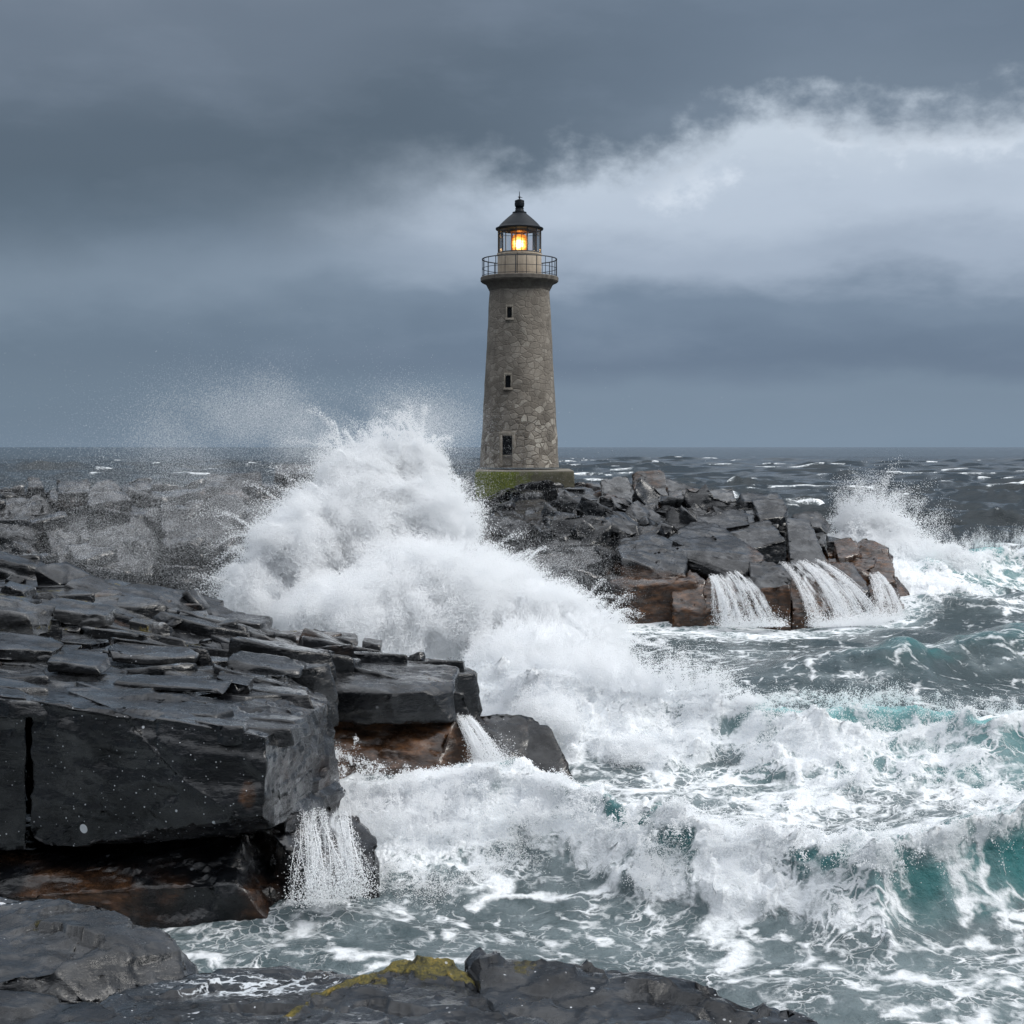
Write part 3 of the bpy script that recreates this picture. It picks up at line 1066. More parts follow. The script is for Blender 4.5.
isle = pavement('rocky_island', ISLE_OUT, H_ISLE, 1.75, 21, stretch=1.7, ang=-.35, seg=.30, amp=.09, jump=.42, tilt=.22, rubble=190, rub_size=(.4, 1.35), rub_where=lambda c: (1.0 if c[0] > 3 else (.22 if c[0] > -6 else .0)) * (1.0 if c[1] < 106 else .1) * (0 if abs(c[0] - .9) < 6.5 and c[1] > 99 else 1) * (0 if c[1] < 86.5 or (c[1] > 97.5 and c[0] > 3) else 1),
                bot=lambda c, h: -1.2 if h < 5.5 or c[1] < 90 else h - 4.0, bevel=.07,
                attrs=dict(stain=isle_stain, tone=isle_tone, lichen=lambda co, no: .27 * up_only(no) * sstep(co[:, 2], 5.2, 6.6), salt=lambda co, no: .05),
                skip=lambda c: c[1] > 112 and random.random() < 0)
tag(isle, 'dark rocky island and ridge with the lighthouse on it', 'rocky island', kind='structure')

SHELF_CTRL = [P(0, 556, 50), P(60, 578, 49), P(120, 590, 48.5), P(175, 602, 47.5), P(230, 618, 47), P(290, 640, 47.5), P(400, 660, 48), P(455, 672, 43), P(330, 704, 35), P(275, 672, 38), P(262, 735, 30.5), P(117, 708, 31), P(0, 690, 31.5), P(-80, 680, 31.5), P(-150, 556, 50), P(-150, 640, 40), P(230, 655, 42), P(100, 640, 40), P(0, 618, 40), P(-60, 600, 44), P(170, 668, 36), P(50, 660, 35.5)]
SHELF_OUT = [(-30, 33), (-10.8, 33), (-7.2, 33), (-6.0, 36.0), (-6.6, 38.5), (-6.2, 41.2), (-3.0, 41.6), (-2.4, 45.2), (-4.2, 48.2), (-7.4, 48.6), (-9.3, 48.5), (-13, 49.5), (-18, 51.5), (-30, 52)]
H_SHELF = idw(SHELF_CTRL, 3.2)


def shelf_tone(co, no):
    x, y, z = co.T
    return np.clip(.10 + .5 * sstep(fbm(x * .3, y * .3, 0, 3, seed=61) - .25 * sstep(x, -13, -7), .15, .7), 0, .6) * up_only(no)  # patchy paler tone on tops only, sky sheen put into the colour


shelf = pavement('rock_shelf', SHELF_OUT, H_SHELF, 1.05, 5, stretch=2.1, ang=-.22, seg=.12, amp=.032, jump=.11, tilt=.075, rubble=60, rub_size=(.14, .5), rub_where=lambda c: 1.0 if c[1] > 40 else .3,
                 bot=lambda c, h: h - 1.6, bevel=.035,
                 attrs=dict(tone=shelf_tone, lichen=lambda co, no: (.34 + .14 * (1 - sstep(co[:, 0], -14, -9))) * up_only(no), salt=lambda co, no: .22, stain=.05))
tag(shelf, 'cracked dark slate shelf sloping down to the surf', 'rock shelf', kind='structure')
# ------------------------------------------------------------------ the lighthouse
LY = 109.0
LS = LY / F
LX = (519.5 - 512) * LS
LZ = CZ - (490 - HZ) * LS          # foot of the plinth


def lathe(prof, seg=64, close=False):
    """prof: (radius, z) from bottom to top"""
    co, fa = [], []
    for r, z in prof:
        for k in range(seg):
            a = 2 * math.pi * k / seg
            co.append((r * math.cos(a), r * math.sin(a), z))
    n = len(prof)
    for i in range(n - 1):
        for k in range(seg):
            k2 = (k + 1) % seg
            fa.append((i * seg + k, i * seg + k2, (i + 1) * seg + k2, (i + 1) * seg + k))
    bm = bmesh.new()
    vs = [bm.verts.new(c) for c in co]
    for f in fa:
        bm.faces.new([vs[i] for i in f])
    if prof[0][0] > 1e-4:
        bm.faces.new([vs[k] for k in range(seg)][::-1])
    if prof[-1][0] > 1e-4:
        bm.faces.new([vs[(n - 1) * seg + k] for k in range(seg)])
    bmesh.ops.remove_doubles(bm, verts=bm.verts[:], dist=1e-5)
    bm.normal_update()
    return bm


def box_into(bm, c, s, rot=None, bevel=0.0):
    r = bmesh.ops.create_cube(bm, size=1.0)
    vs = r['verts']
    M = Matrix.Translation(c) @ (rot.to_4x4() if rot is not None else Matrix.Identity(4)) @ Matrix.Diagonal((*s, 1))
    bmesh.ops.transform(bm, matrix=M, verts=vs)
    if bevel:
        es = list({e for v in vs for e in v.link_edges})
        bmesh.ops.bevel(bm, geom=es, offset=bevel, segments=2, affect='EDGES', profile=.5)


def tube_into(bm, pts, r, seg=6, closed=False):
    pts = [Vector(p) for p in pts]
    rings = []
    n = len(pts)
    for i, p in enumerate(pts):
        if closed:
            d = pts[(i + 1) % n] - pts[i - 1]
        else:
            d = pts[min(i + 1, n - 1)] - pts[max(i - 1, 0)]
        d.normalize()
        u = d.cross(Vector((0, 0, 1)))
        if u.length < 1e-3:
            u = d.cross(Vector((1, 0, 0)))
        u.normalize()
        v = d.cross(u)
        rr = r(i / max(n - 1, 1)) if callable(r) else r
        rings.append([bm.verts.new(p + (u * math.cos(2 * math.pi * k / seg) + v * math.sin(2 * math.pi * k / seg)) * rr) for k in range(seg)])
    m = n if closed else n - 1
    for i in range(m):
        a, b = rings[i], rings[(i + 1) % n]
        for k in range(seg):
            bm.faces.new((a[k], a[(k + 1) % seg], b[(k + 1) % seg], b[k]))
    if not closed:
        bm.faces.new(rings[0][::-1])
        bm.faces.new(rings[-1])


def finish(name, bm, mat, parent, smooth_angle=35):
    bmesh.ops.recalc_face_normals(bm, faces=bm.faces[:])
    for e in bm.edges:
        e.smooth = len(e.link_faces) == 2 and e.calc_face_angle(0) < math.radians(smooth_angle)
    for f in bm.faces:
        f.smooth = True
    me = bpy.data.meshes.new(name)
    bm.to_mesh(me)
    bm.free()
    return new_obj(name, me, mat, parent)


def zpx(py):
    return CZ - (py - HZ) * LS - LZ


def mat_lens(zc):
    """the lit lens: brightest where the burner sits behind it"""
    m = bpy.data.materials.new('lamp_glow')
    m.use_nodes = True
    T = NT(m.node_tree)
    co = T.new('ShaderNodeTexCoord').outputs['Object']
    n = T.new('ShaderNodeVectorMath')
    n.operation = 'DISTANCE'
    T.set(n.inputs[0], co)
    n.inputs[1].default_value = (-.06, -.55, zc - .12)
    k = T.step(T.math('ADD', n.outputs['Value'], T.math('MULTIPLY', T.math('SUBTRACT', T.noise(co, 4.5, 4, .6), .5), .5)), .85, .10)
    e = T.new('ShaderNodeEmission')
    T.set(e.inputs[0], T.ramp(k, [(0, (1.0, .30, .035)), (.5, (1.0, .48, .085)), (1, (1.0, .80, .38))]))
    T.set(e.inputs[1], T.math('ADD', .75, T.math('MULTIPLY', T.math('POWER', k, 2.0), 5.0)))
    out = T.new('ShaderNodeOutputMaterial')
    T.set(out.inputs[0], e.outputs[0])
    return m


def build_lighthouse():
    root = empty('lighthouse', (LX, LY, LZ))
    tag(root, 'tapering rubble stone lighthouse with a lit lantern on the island', 'lighthouse')
    M_PLINTH = mat_plinth()
    M_TRIM = mat_plain('dressed_stone', (.20, .18, .15), (.36, .325, .275), 3.0, .8, 0, .02, (.10, .09, .075))
    M_DECK = mat_plain('weathered_deck_stone', (.075, .065, .055), (.19, .17, .145), 2.4, .8, 0, .03, (.05, .045, .04))
    M_CREAM = mat_plain('stained_cream_render', (.46, .375, .285), (.64, .545, .43), 1.6, .75, 0, .015, (.20, .145, .10))
    M_IRON = mat_plain('painted_iron', (.016, .022, .032), (.030, .038, .05), 6, .5, 0, .005)
    M_ROOF = mat_plain('roof_lead', (.004, .0065, .010), (.009, .0135, .019), 3, .5, 0, .01)
    M_ROOF.node_tree.nodes['Principled BSDF'].inputs['Specular IOR Level'].default_value = .22
    M_DARK = mat_plain('dark_pane', (.006, .007, .009), (.014, .016, .019), 3, .15, 0, .002)
    M_DOOR = mat_plain('pale_door_wood', (.19, .17, .145), (.28, .255, .22), 4, .7, 0, .01)
    M_BRASS = mat_plain('lens_brass', (.20, .10, .02), (.42, .22, .05), 5, .35, .7, .003)
    # plinth: a broad square block with softened corners
    bm = bmesh.new()
    w = 96 * LS
    cx = (524 - 519.5) * LS
    box_into(bm, (cx, 0, .1), (w, w, 2 * 1.47), None, .10)
    bmesh.ops.subdivide_edges(bm, edges=[e for e in bm.edges if e.calc_length() > .6], cuts=5, use_grid_fill=True)
    for v in bm.verts:
        k = float(fbm(v.co.x * .9, v.co.y * .9, v.co.z * .9, 3, seed=71))
        v.co += Vector((k * .07, k * .06, k * .035))
    finish('plinth', bm, M_PLINTH, root)
    # shaft with real window openings
    zt, zb = zpx(290), zpx(467)
    rb, rt = 79 * LS / 2, 60 * LS / 2
    n = 34
    prof = []
    for i in range(n + 1):
        t = i / n
        r = rb + (rt - rb) * (t ** .93)
        prof.append((r, zb - .02 + (zt - zb + .02) * t))
    bm = lathe(prof, 96)
    for v in bm.verts:
        k = float(fbm(v.co.x * 1.1, v.co.y * 1.1, v.co.z * 1.1, 3, seed=72))
        rr = Vector((v.co.x, v.co.y, 0)).normalized()
        v.co += rr * k * .05
    shaft = finish('tower_shaft', bm, M_STONE, root)

    def rad(z):
        t = min(max((z - zb) / (zt - zb), 0), 1)
        return rb + (rt - rb) * (t ** .93)
    openings = [((509.5 - 519.5) * LS, zpx(320.5), zpx(310), 4.6 * LS, 'window'),
                ((508 - 519.5) * LS, zpx(389), zpx(377), 5.2 * LS, 'window'),
                ((507.3 - 519.5) * LS, zpx(466), zpx(435.5), 10.5 * LS, 'door')]
    cut_bm = bmesh.new()
    for x, z0, z1, ww, kind in openings:
        y = -math.sqrt(max(rad((z0 + z1) / 2) ** 2 - x * x, .1))
        box_into(cut_bm, (x, y, (z0 + z1) / 2), (ww, 1.0, z1 - z0))
    cm = bpy.data.meshes.new('opening_cutter')
    cut_bm.to_mesh(cm)
    cut_bm.free()
    cutter = bpy.data.objects.new('opening_cutter', cm)
    COL.objects.link(cutter)
    cutter.location = root.location
    C.view_layer.update()
    md = shaft.modifiers.new('openings', 'BOOLEAN')
    md.object = cutter
    md.solver = 'EXACT'
    C.view_layer.update()
    me2 = bpy.data.meshes.new_from_object(shaft.evaluated_get(C.evaluated_depsgraph_get()))
    shaft.modifiers.clear()
    shaft.data = me2
    me2.name = 'tower_shaft'
    bpy.data.objects.remove(cutter)
    for x, z0, z1, ww, kind in openings:
        zc = (z0 + z1) / 2
        y = -math.sqrt(max(rad(zc) ** 2 - x * x, .1))
        slope = (rad(z1) - rad(z0)) / (z1 - z0)
        lean = Matrix.Rotation(math.atan(-slope), 3, 'X')
        if kind == 'window':
            bm = bmesh.new()
            box_into(bm, (x, y + .36, zc), (ww + .1, .06, z1 - z0 + .1))
            win = finish('window', bm, M_DARK, root)
            f = .10
            bm = bmesh.new()
            for c, s in (((x - ww / 2 - f / 2, y + .03, zc), (f, .26, z1 - z0)), ((x + ww / 2 + f / 2, y + .03, zc), (f, .26, z1 - z0)),
                         ((x, y + .04, z1 + .09), (ww + 2 * f, .262, .18))):
                box_into(bm, c, s, lean, .015)
            finish('frame', bm, M_TRIM, win)
            bm = bmesh.new()
            box_into(bm, (x, y - .01, z0 - .10), (ww + 2 * f + .1, .34, .18), None, .02)
            finish('sill', bm, M_TRIM, win)
        else:
            # the entrance: pale surround, dark upper opening, plank leaf below
            zs = zpx(455.5)
            bm = bmesh.new()
            box_into(bm, (x, y + .20, (z0 + zs) / 2 + .02), (ww, .10, zs - z0 - .04), None, .012)
            for k in range(1, 4):
                box_into(bm, (x - ww / 2 + ww * k / 4, y + .145, (z0 + zs) / 2), (.02, .02, zs - z0 - .12))
            door = finish('door', bm, M_DOOR, root)
            bm = bmesh.new()
            box_into(bm, (x, y + .40, (z1 + zs) / 2), (ww + .1, .06, z1 - zs + .1))
            finish('door_opening', bm, M_DARK, door)
            bm = bmesh.new()
            f = .22
            box_into(bm, (x - ww / 2 - f / 2 + .04, y + .06, zc), (f, .34, z1 - z0), lean, .015)
            box_into(bm, (x + ww / 2 + f / 2 - .04, y + .06, zc), (f, .34, z1 - z0), lean, .015)
            box_into(bm, (x, y + .08, z1 + .11), (ww + 2 * f, .36, .28), lean, .015)
            box_into(bm, (x + .02, y + .13, zs), (ww - .1, .20, .10), None, .01)
            finish('door_frame', bm, M_TRIM, door)
    # corbelled gallery
    zd = zpx(277.5)
    r2 = 77 * LS / 2
    p = [(rt - .03, zpx(292)), (rt + .05, zpx(290.5)), (rt + .09, zpx(289)), (rt + .13, zpx(288.5)), (r2 - .42, zpx(285.5)), (r2 - .34, zpx(284.5)), (r2 - .30, zpx(284.2)), (r2 - .10, zpx(283)), (r2 - .04, zpx(282.6)), (r2 - .02, zpx(282)), (r2 + .03, zpx(281.6)), (r2 + .04, zpx(278.3)), (r2, zd), (1.0, zd + .01)]
    bm = lathe(p, 72)
    finish('gallery_deck', bm, M_DECK, root, 25)
    # railing
    zr = zpx(259.5)
    rr = r2 - .10
    rail = bmesh.new()
    for z, rad_ in ((zr, .045), (zd + (zr - zd) * .48, .024), (zd + .10, .022)):
        tube_into(rail, [(rr * math.cos(2 * math.pi * k / 64), rr * math.sin(2 * math.pi * k / 64), z) for k in range(64)], rad_, 6, True)
    railing = finish('gallery_railing', rail, M_IRON, root)
    for k in range(22):
        a = 2 * math.pi * (k + .12) / 22
        bm = bmesh.new()
        tube_into(bm, [(rr * math.cos(a), rr * math.sin(a), zd - .02), (rr * math.cos(a), rr * math.sin(a), zr)], .036 if k % 2 == 0 else .024, 6)
        finish('post', bm, M_IRON, railing)
    # lantern: masonry murette, glazing, roof
    rl = 44 * LS / 2
    zl0, zl1 = zd, zpx(254.2)
    bm = lathe([(rl - .02, zl0 - .02), (rl, zl0 + .05), (rl, zl1 - .12), (rl + .05, zl1 - .11), (rl + .05, zl1), (.5, zl1 + .005)], 64)
    room = finish('lantern_room_wall', bm, M_CREAM, root, 25)
    bm = bmesh.new()
    for a in (-90 - 6,):
        aa = math.radians(a)
        box_into(bm, (rl * math.cos(aa), rl * math.sin(aa), (zl0 + zl1) / 2), (.06, .06, zl1 - zl0 - .2))
    finish('seam_strip', bm, M_DECK, room)
    zg1 = zpx(229.5)
    bm = bmesh.new()
    rg = rl - .03
    for k in range(12):
        a = 2 * math.pi * (k + .5) / 12 + .10
        tube_into(bm, [(rg * math.cos(a), rg * math.sin(a), zl1), (rg * math.cos(a), rg * math.sin(a), zg1)], .036, 5)
    for z, r_ in ((zl1 + .05, .055), (zl1 + (zg1 - zl1) * .86, .02), (zg1 - .03, .05)):
        tube_into(bm, [(rg * math.cos(2 * math.pi * k / 48), rg * math.sin(2 * math.pi * k / 48), z) for k in range(48)], r_, 5, True)
    gl = finish('lantern_glazing_bars', bm, M_IRON, root)
    bm = bmesh.new()
    vs = []
    for z in (zl1 + .01, zg1):
        vs.append([bm.verts.new(((rg - .02) * math.cos(2 * math.pi * (k + .5) / 12 + .10), (rg - .02) * math.sin(2 * math.pi * (k + .5) / 12 + .10), z)) for k in range(12)])
    for k in range(12):
        bm.faces.new((vs[0][k], vs[0][(k + 1) % 12], vs[1][(k + 1) % 12], vs[1][k]))
    finish('lantern_glass', bm, mat_glass(), root, 5)
    # the lamp and its lens
    zc = zpx(243.5)
    bm = lathe([(.05, zc - .72), (.50, zc - .70), (.58, zc - .3), (.60, zc), (.57, zc + .34), (.46, zc + .62), (.05, zc + .70)], 20)
    lamp = finish('lamp', bm, mat_lens(zc), root)
    bm = bmesh.new()
    bmesh.ops.create_uvsphere(bm, u_segments=16, v_segments=10, radius=.30, matrix=Matrix.Translation((-.06, -.20, zc - .12)))
    finish('bulb', bm, mat_emit('bulb_glow', (1.0, .78, .34), 6), lamp)
    bm = bmesh.new()
    for q in range(-3, 5):
        z = zc + q * .20
        r_ = .69 - .03 * abs(q)
        tube_into(bm, [(r_ * math.cos(2 * math.pi * k / 24), r_ * math.sin(2 * math.pi * k / 24), z) for k in range(24)], .012, 4, True)
    for k in range(8):
        a = 2 * math.pi * (k + .3) / 8
        tube_into(bm, [(.64 * math.cos(a), .64 * math.sin(a), zl1), (.64 * math.cos(a), .64 * math.sin(a), zc + .85)], .026, 4)
    finish('lens_cage', bm, M_BRASS, lamp)
    bm = lathe([(.72, zc + .84), (.74, zc + .86), (.70, zg1 - .06), (.3, zg1)], 24)
    finish('lamp_hood', bm, M_BRASS, lamp)
    bm = lathe([(.45, zl1), (.45, zl1 + .12), (.2, zc - .6)], 16)
    finish('lamp_pedestal', bm, M_BRASS, lamp)
    pl = bpy.data.lights.new('lamp_light', 'POINT')
    pl.energy = 110
    pl.color = (1.0, .58, .20)
    pl.shadow_soft_size = .5
    lo = bpy.data.objects.new('lamp_light', pl)
    COL.objects.link(lo)
    lo.parent = root
    lo.location = (0, -.95, zc)
    # roof: shallow bell with a rim, vent ball and finial
    re = 48 * LS / 2
    zs = zpx(213.3)
    p = [(rl - .1, zg1 - .02), (re - .03, zg1 - .03), (re, zg1 + .03), (re - .01, zg1 + .09), (re - .22, zg1 + .19)]
    for i in range(1, 11):
        t = i / 10
        p.append((re - .22 + (6.6 * LS - re + .22) * t, zg1 + .19 + (zs - zg1 - .19) * (t ** .86)))
    bm = lathe(p, 64)
    roof = finish('roof', bm, M_ROOF, root, 30)
    z0 = zs - .02
    u = LS
    bm = lathe([(.54, z0), (.54, z0 + .10), (.36, z0 + .16), (.31, z0 + .34), (.34, z0 + .42), (.27, z0 + .45), (.36, z0 + .56), (.38, z0 + .75), (.35, z0 + .90), (.37, z0 + .92), (.36, z0 + .99), (.15, z0 + 1.08), (.05, z0 + 1.12)], 28)
    vent = finish('vent_ball', bm, M_ROOF, roof, 30)
    bm = bmesh.new()
    zt_ = zpx(191.5)
    tube_into(bm, [(0, 0, z0 + 1.05), (0, 0, z0 + 1.25), (0, 0, zt_)], lambda t: .06 - .04 * t, 8)
    tube_into(bm, [(-.13, 0, zt_ - .42), (.22, -.02, zt_ - .46)], .025, 6)
    bmesh.ops.create_uvsphere(bm, u_segments=10, v_segments=8, radius=.085, matrix=Matrix.Translation((0, 0, zt_ - .43)))
    finish('finial', bm, M_IRON, roof)
    return root


build_lighthouse()
# ------------------------------------------------------------------ single rocks and boulders


def drop(pts, z):
    """the same outline again lower down, slightly spread"""
    cx = sum(p[0] for p in pts) / len(pts)
    cy = sum(p[1] for p in pts) / len(pts)
    return [(cx + (p[0] - cx) * 1.06, cy + (p[1] - cy) * 1.06, z) for p in pts]


def face_low(z0, z1, k=.95):
    return lambda co, no: k * (1 - sstep(co[:, 2], z0, z1))


# the big block that closes the near shelf, its split-off neighbour and the hollow under it
T1 = [P(31, 701, 30.0), P(117, 711, 29.6), P(190, 731, 29.0), P(257, 742, 28.6), P(300, 694, 35.2), P(331, 702, 35.3), P(276, 668, 38.2), P(150, 672, 36), P(20, 668, 36)]
B1 = [P(31, 846, 30.3), P(150, 846, 29.6), P(262, 833, 28.9), P(300, 810, 32.2), P(343, 758, 34.8), P(335, 792, 34.2), P(40, 800, 36), P(320, 760, 38)]
rock('rock_block', T1 + B1, 'big squarish black slate block with white specks above the dark hollow', 'rock', seg=.085, amp=.06, cuts=7, cut=(.015, .07), bevel=.03, seed=2, limit=90000,
     salt=lambda co, no: .16 + .34 * (no[:, 1] < -.5), stain=lambda co, no: .42 * sstep(co[:, 0], -6.4, -4.6) * sstep(-no[:, 2], -.6, .2) + .95 * np.exp(-((co[:, 0] + 5.38) / .16) ** 2 - ((co[:, 2] - 2.9) / .28) ** 2), tone=lambda co, no: .06 * sstep(no[:, 0], .15, .7))  # tone lightens the sunward end: light painted into the colour
T2 = [P(-150, 680, 30.6), P(-40, 690, 30.3), P(26, 699, 30.0), P(15, 668, 36), P(-150, 664, 36)]
B2 = [P(-150, 850, 31), P(-40, 850, 30.4), P(26, 850, 30.4), P(15, 800, 36), P(-150, 800, 36)]
rock('rock_block', T2 + B2, 'black slate block with salt streaks split off by an upright crack', 'rock', seg=.10, amp=.03, cuts=2, cut=(.01, .04), bevel=.03, seed=3, salt=.42, lichen=lambda co, no: .12 * up_only(no))
L1 = [P(-150, 868, 31.2), P(60, 852, 31.2), P(260, 840, 30.6), P(300, 835, 32), P(300, 800, 36), P(-150, 800, 37)]
L1b = [P(-150, 905, 29.9), P(60, 897, 29.9), P(180, 893, 29.6), P(285, 882, 29.4), P(310, 870, 31)]
rock('rock_ledge', L1 + L1b + drop(L1b, -1.5) + drop(L1, -1.5), 'rust brown undercut ledge beneath the big black block', 'rock ledge', seg=.11, amp=.10, cuts=6, cut=(.02, .08), bevel=.04, seed=4, stain=lambda co, no: .35 + .35 * sstep(fbm(co[:, 0] * .5, co[:, 1] * .5, co[:, 2] * .9, 3, seed=66), -.3, .4), salt=.16)
L2 = [P(262, 828, 30.6), P(320, 812, 32.4), P(352, 806, 33.2), P(375, 838, 32.4), P(378, 872, 31.2), P(300, 862, 30.2)]
rock('rock', L2 + drop(L2, -1.0), 'wet brown black rock under the small cascade at the foot of the big block', 'rock', seg=.10, amp=.07, cuts=5, seed=5, stain=.42)
K1 = [P(264, 760, 29.2), P(296, 716, 32.6), P(318, 724, 33.6), P(316, 770, 32.6), P(280, 800, 29.9)]
rock('rock', K1 + [(p[0] - .9, p[1] + 1.2, p[2]) for p in K1] + [(K1[1][0] + .1, K1[1][1], K1[1][2] + .12)], 'angular chunk standing out from the lit end of the big black block', 'rock', seg=.08, amp=.05, cuts=6, cut=(.02, .12), bevel=.03, seed=51, tone=.05)
K2 = [P(286, 806, 30.6), P(330, 776, 34.2), P(346, 790, 34.0), P(336, 822, 33), P(292, 838, 30.4)]
rock('rock', K2 + [(p[0] - .8, p[1] + .9, p[2] + .1) for p in K2], 'dark broken wedge jammed under the lit end of the big black block', 'rock', seg=.08, amp=.06, cuts=6, cut=(.02, .12), bevel=.03, seed=52, stain=.3)
# thin cracked plates bedded on the tops of the front blocks
_tp = np.array(T1[:5] + T1[6:] + T2[:3])
_pl = np.linalg.lstsq(np.c_[_tp[:, :2], np.ones(len(_tp))], _tp[:, 2], rcond=None)[0]
plates = pavement('slate_plates', [(-16, 30.9), (-10.9, 30.6), (-8.3, 30.1), (-5.6, 29.3), (-5.0, 32.6), (-6.4, 36.5), (-16, 36.5)], lambda x, y: _pl[0] * np.asarray(x) + _pl[1] * np.asarray(y) + _pl[2] + .03, .95, 17, stretch=2.0, ang=-.3, seg=.08, amp=.018, jump=.030, tilt=.02,
                  bot=lambda c, h: h - .22, bevel=.02, attrs=dict(tone=shelf_tone, lichen=lambda co, no: (.14 + .16 * (1 - sstep(co[:, 0], -12, -9))) * up_only(no), salt=lambda co, no: .24, stain=.08))
tag(plates, 'thin cracked slate plates lying on top of the big black block', 'slate plates', kind='structure')
# second block behind, with its rusty base
T3 = [P(322, 690, 40.4), P(390, 693, 40.0), P(452, 690, 40.4), P(458, 668, 43.2), P(400, 660, 46.5), P(290, 652, 46), P(240, 662, 42)]
B3 = [P(322, 722, 40.5), P(395, 724, 40.1), P(456, 722, 40.6), P(462, 705, 43.2), P(400, 700, 46.5), P(290, 700, 46)]
rock('rock_block', T3 + B3, 'long flat topped black block above the rusty base', 'rock', seg=.12, amp=.035, cuts=3, cut=(.015, .06), bevel=.04, seed=6, salt=.1, tone=lambda co, no: .08 * up_only(no))
T4 = [P(312, 716, 40.9), P(455, 716, 41), P(474, 722, 41.8), P(478, 730, 42.4), P(330, 700, 44)]
B4 = [P(300, 790, 39.4), P(430, 785, 39.6), P(488, 775, 40.6), P(505, 780, 42)]
rock('rock_ledge', T4 + B4 + drop(B4, -1.5), 'rust red rock base below the long black block', 'rock ledge', seg=.12, amp=.08, cuts=4, cut=(.02, .08), seed=7, stain=.86, tone=.06)
T5 = [P(462, 716, 43.2), P(500, 713, 43.6), P(534, 716, 43.6), P(545, 735, 43), P(500, 742, 42.2)]
B5 = [P(470, 790, 41.2), P(545, 790, 41.2), P(560, 770, 43)]
rock('rock', T5 + B5 + drop(B5, -1.5), 'low dark rock beside the narrow chute of white water', 'rock', seg=.13, amp=.07, cuts=5, seed=8, stain=.32, foam=.12)
T6 = [P(520, 725, 43.2), P(548, 726, 43), P(562, 748, 42.3), P(582, 786, 41.4), P(555, 792, 41), P(520, 770, 41.6)]
rock('rock', T6 + drop(T6, -1.5), 'pointed black rock at the tip of the shelf running into the surf', 'rock', seg=.13, amp=.06, cuts=4, seed=9, stain=.3)
T7 = [P(405, 655, 48.5), P(452, 660, 47.5), P(478, 672, 46), P(484, 690, 45), P(440, 690, 45)]
rock('rock', T7 + drop(T7, 0), 'black wet rock at the back edge of the shelf against the burst', 'rock', seg=.13, amp=.06, cuts=5, seed=10)


def slab(px0, px1, py, Y, th, dep, rise, label, seed, cat='slab', turn=0.0, **kw):
    """a loose slab lying on the shelf: px0..px1 wide, py its lower front edge, rise its lean"""
    if seed in (26, 27, 28, 30, 34, 35, 36, 37, 38, 39):
        # let it rest on the shelf: walk along the sight line until it meets the bedding
        for Y in np.arange(29.5, 52, .1):
            q = P((px0 + px1) / 2, py, Y)
            if q[2] <= float(H_SHELF(q[0], q[1])) + .06:
                break
        Y -= .35
    a, b = Vector(P(px0, py, Y)), Vector(P(px1, py, Y))
    b.z += rise
    d = Vector((math.sin(turn), math.cos(turn), .0)) * dep
    d.z = dep * .06
    up = Vector((0, 0, th))
    pts = [a, b, a + up, b + up * .8, a + d, b + d * .9, a + d + up, b + d + up * .85]
    pts = [tuple(p) for p in pts]
    return rock(kw.pop('name', 'rock_slab'), pts, label, cat, kw.pop('group', 'loose slabs along the back of the shelf'), seg=kw.pop('seg', .12), amp=kw.pop('amp', .04), cuts=kw.pop('cuts', 5), cut=(.03, .15), bevel=.035, seed=seed, **kw)


slab(140, 226, 632, 46.5, 1.15, 2.2, -.95, 'long black tilted slab overhanging the back of the shelf beside the spray', 21, turn=.3)
slab(108, 205, 607, 47.6, .55, 2.4, -.75, 'thin black slab resting on top of the long tilted slab', 22, turn=.25)
slab(33, 60, 597, 47, .95, 1.6, -.35, 'stubby black upright slab near the left end of the shelf crest', 23, turn=.4)
slab(62, 122, 612, 46.6, .95, 1.8, -.75, 'grey leaning slab between the stubby and the long black slabs', 24, turn=.3, tone=.12)
slab(-30, 34, 588, 48.5, .95, 2.2, -.55, 'flat dark slab topping the left end of the shelf', 25, turn=.2)
slab(32, 105, 622, 44.5, .42, 1.8, -.15, 'grey brown flat stone lying before the leaning slabs', 26, tone=.36, lichen=.1)
slab(-30, 40, 628, 43, .62, 1.8, -.25, 'tan rounded stone with orange lichen at the left edge', 27, tone=.55, lichen=.36, amp=.07)
slab(-30, 46, 658, 39, .30, 2.0, -.2, 'dark wedge shaped slab low at the left of the shelf', 28, tone=.06, salt=.2)
slab(212, 266, 638, 47.0, .66, 1.5, -.12, 'grey rounded boulder at the right end of the slab pile', 29, name='boulder', cat='boulder', tone=.12, cuts=9)
slab(45, 100, 670, 37.5, .22, 1.6, -.12, 'thin dark flagstone with a lifted edge on the sloping shelf', 30)
slab(310, 362, 648, 47.6, .42, 1.0, -.10, 'black oblong stone on the crest left of the breaking wave', 31, cuts=7)
slab(362, 380, 652, 47.5, .34, .8, -.05, 'small black cube of stone right of the oblong one on the crest', 32)
slab(214, 248, 693, 34.8, .34, .8, -.1, 'rounded slate hump with a rusty crescent seam on the shelf', 34, seg=.07, amp=.02, lichen=.12, stain=.3)
slab(130, 150, 632, 44.6, .30, .5, -.05, 'small ochre stained stone in a hollow of the shelf', 35, cat='stone', name='stone', tone=.5, lichen=.55, seg=.07)
slab(181, 200, 650, 42.6, .16, .4, 0, 'little orange lichened stone at the middle of the shelf', 36, cat='stone', name='stone', tone=.3, lichen=.75, seg=.06)
slab(100, 190, 660, 39.5, .20, 1.5, -.2, 'broad grey flagstone with pale scratches on the upper shelf', 37, tone=.12, salt=.5)
slab(115, 225, 690, 34.2, .17, 1.2, -.12, 'long thin plate of slate near the front edge of the shelf', 38, tone=.08)
slab(225, 300, 672, 39, .26, 1.6, -.2, 'dark plate of slate sloping to the right above the lit end face', 39)

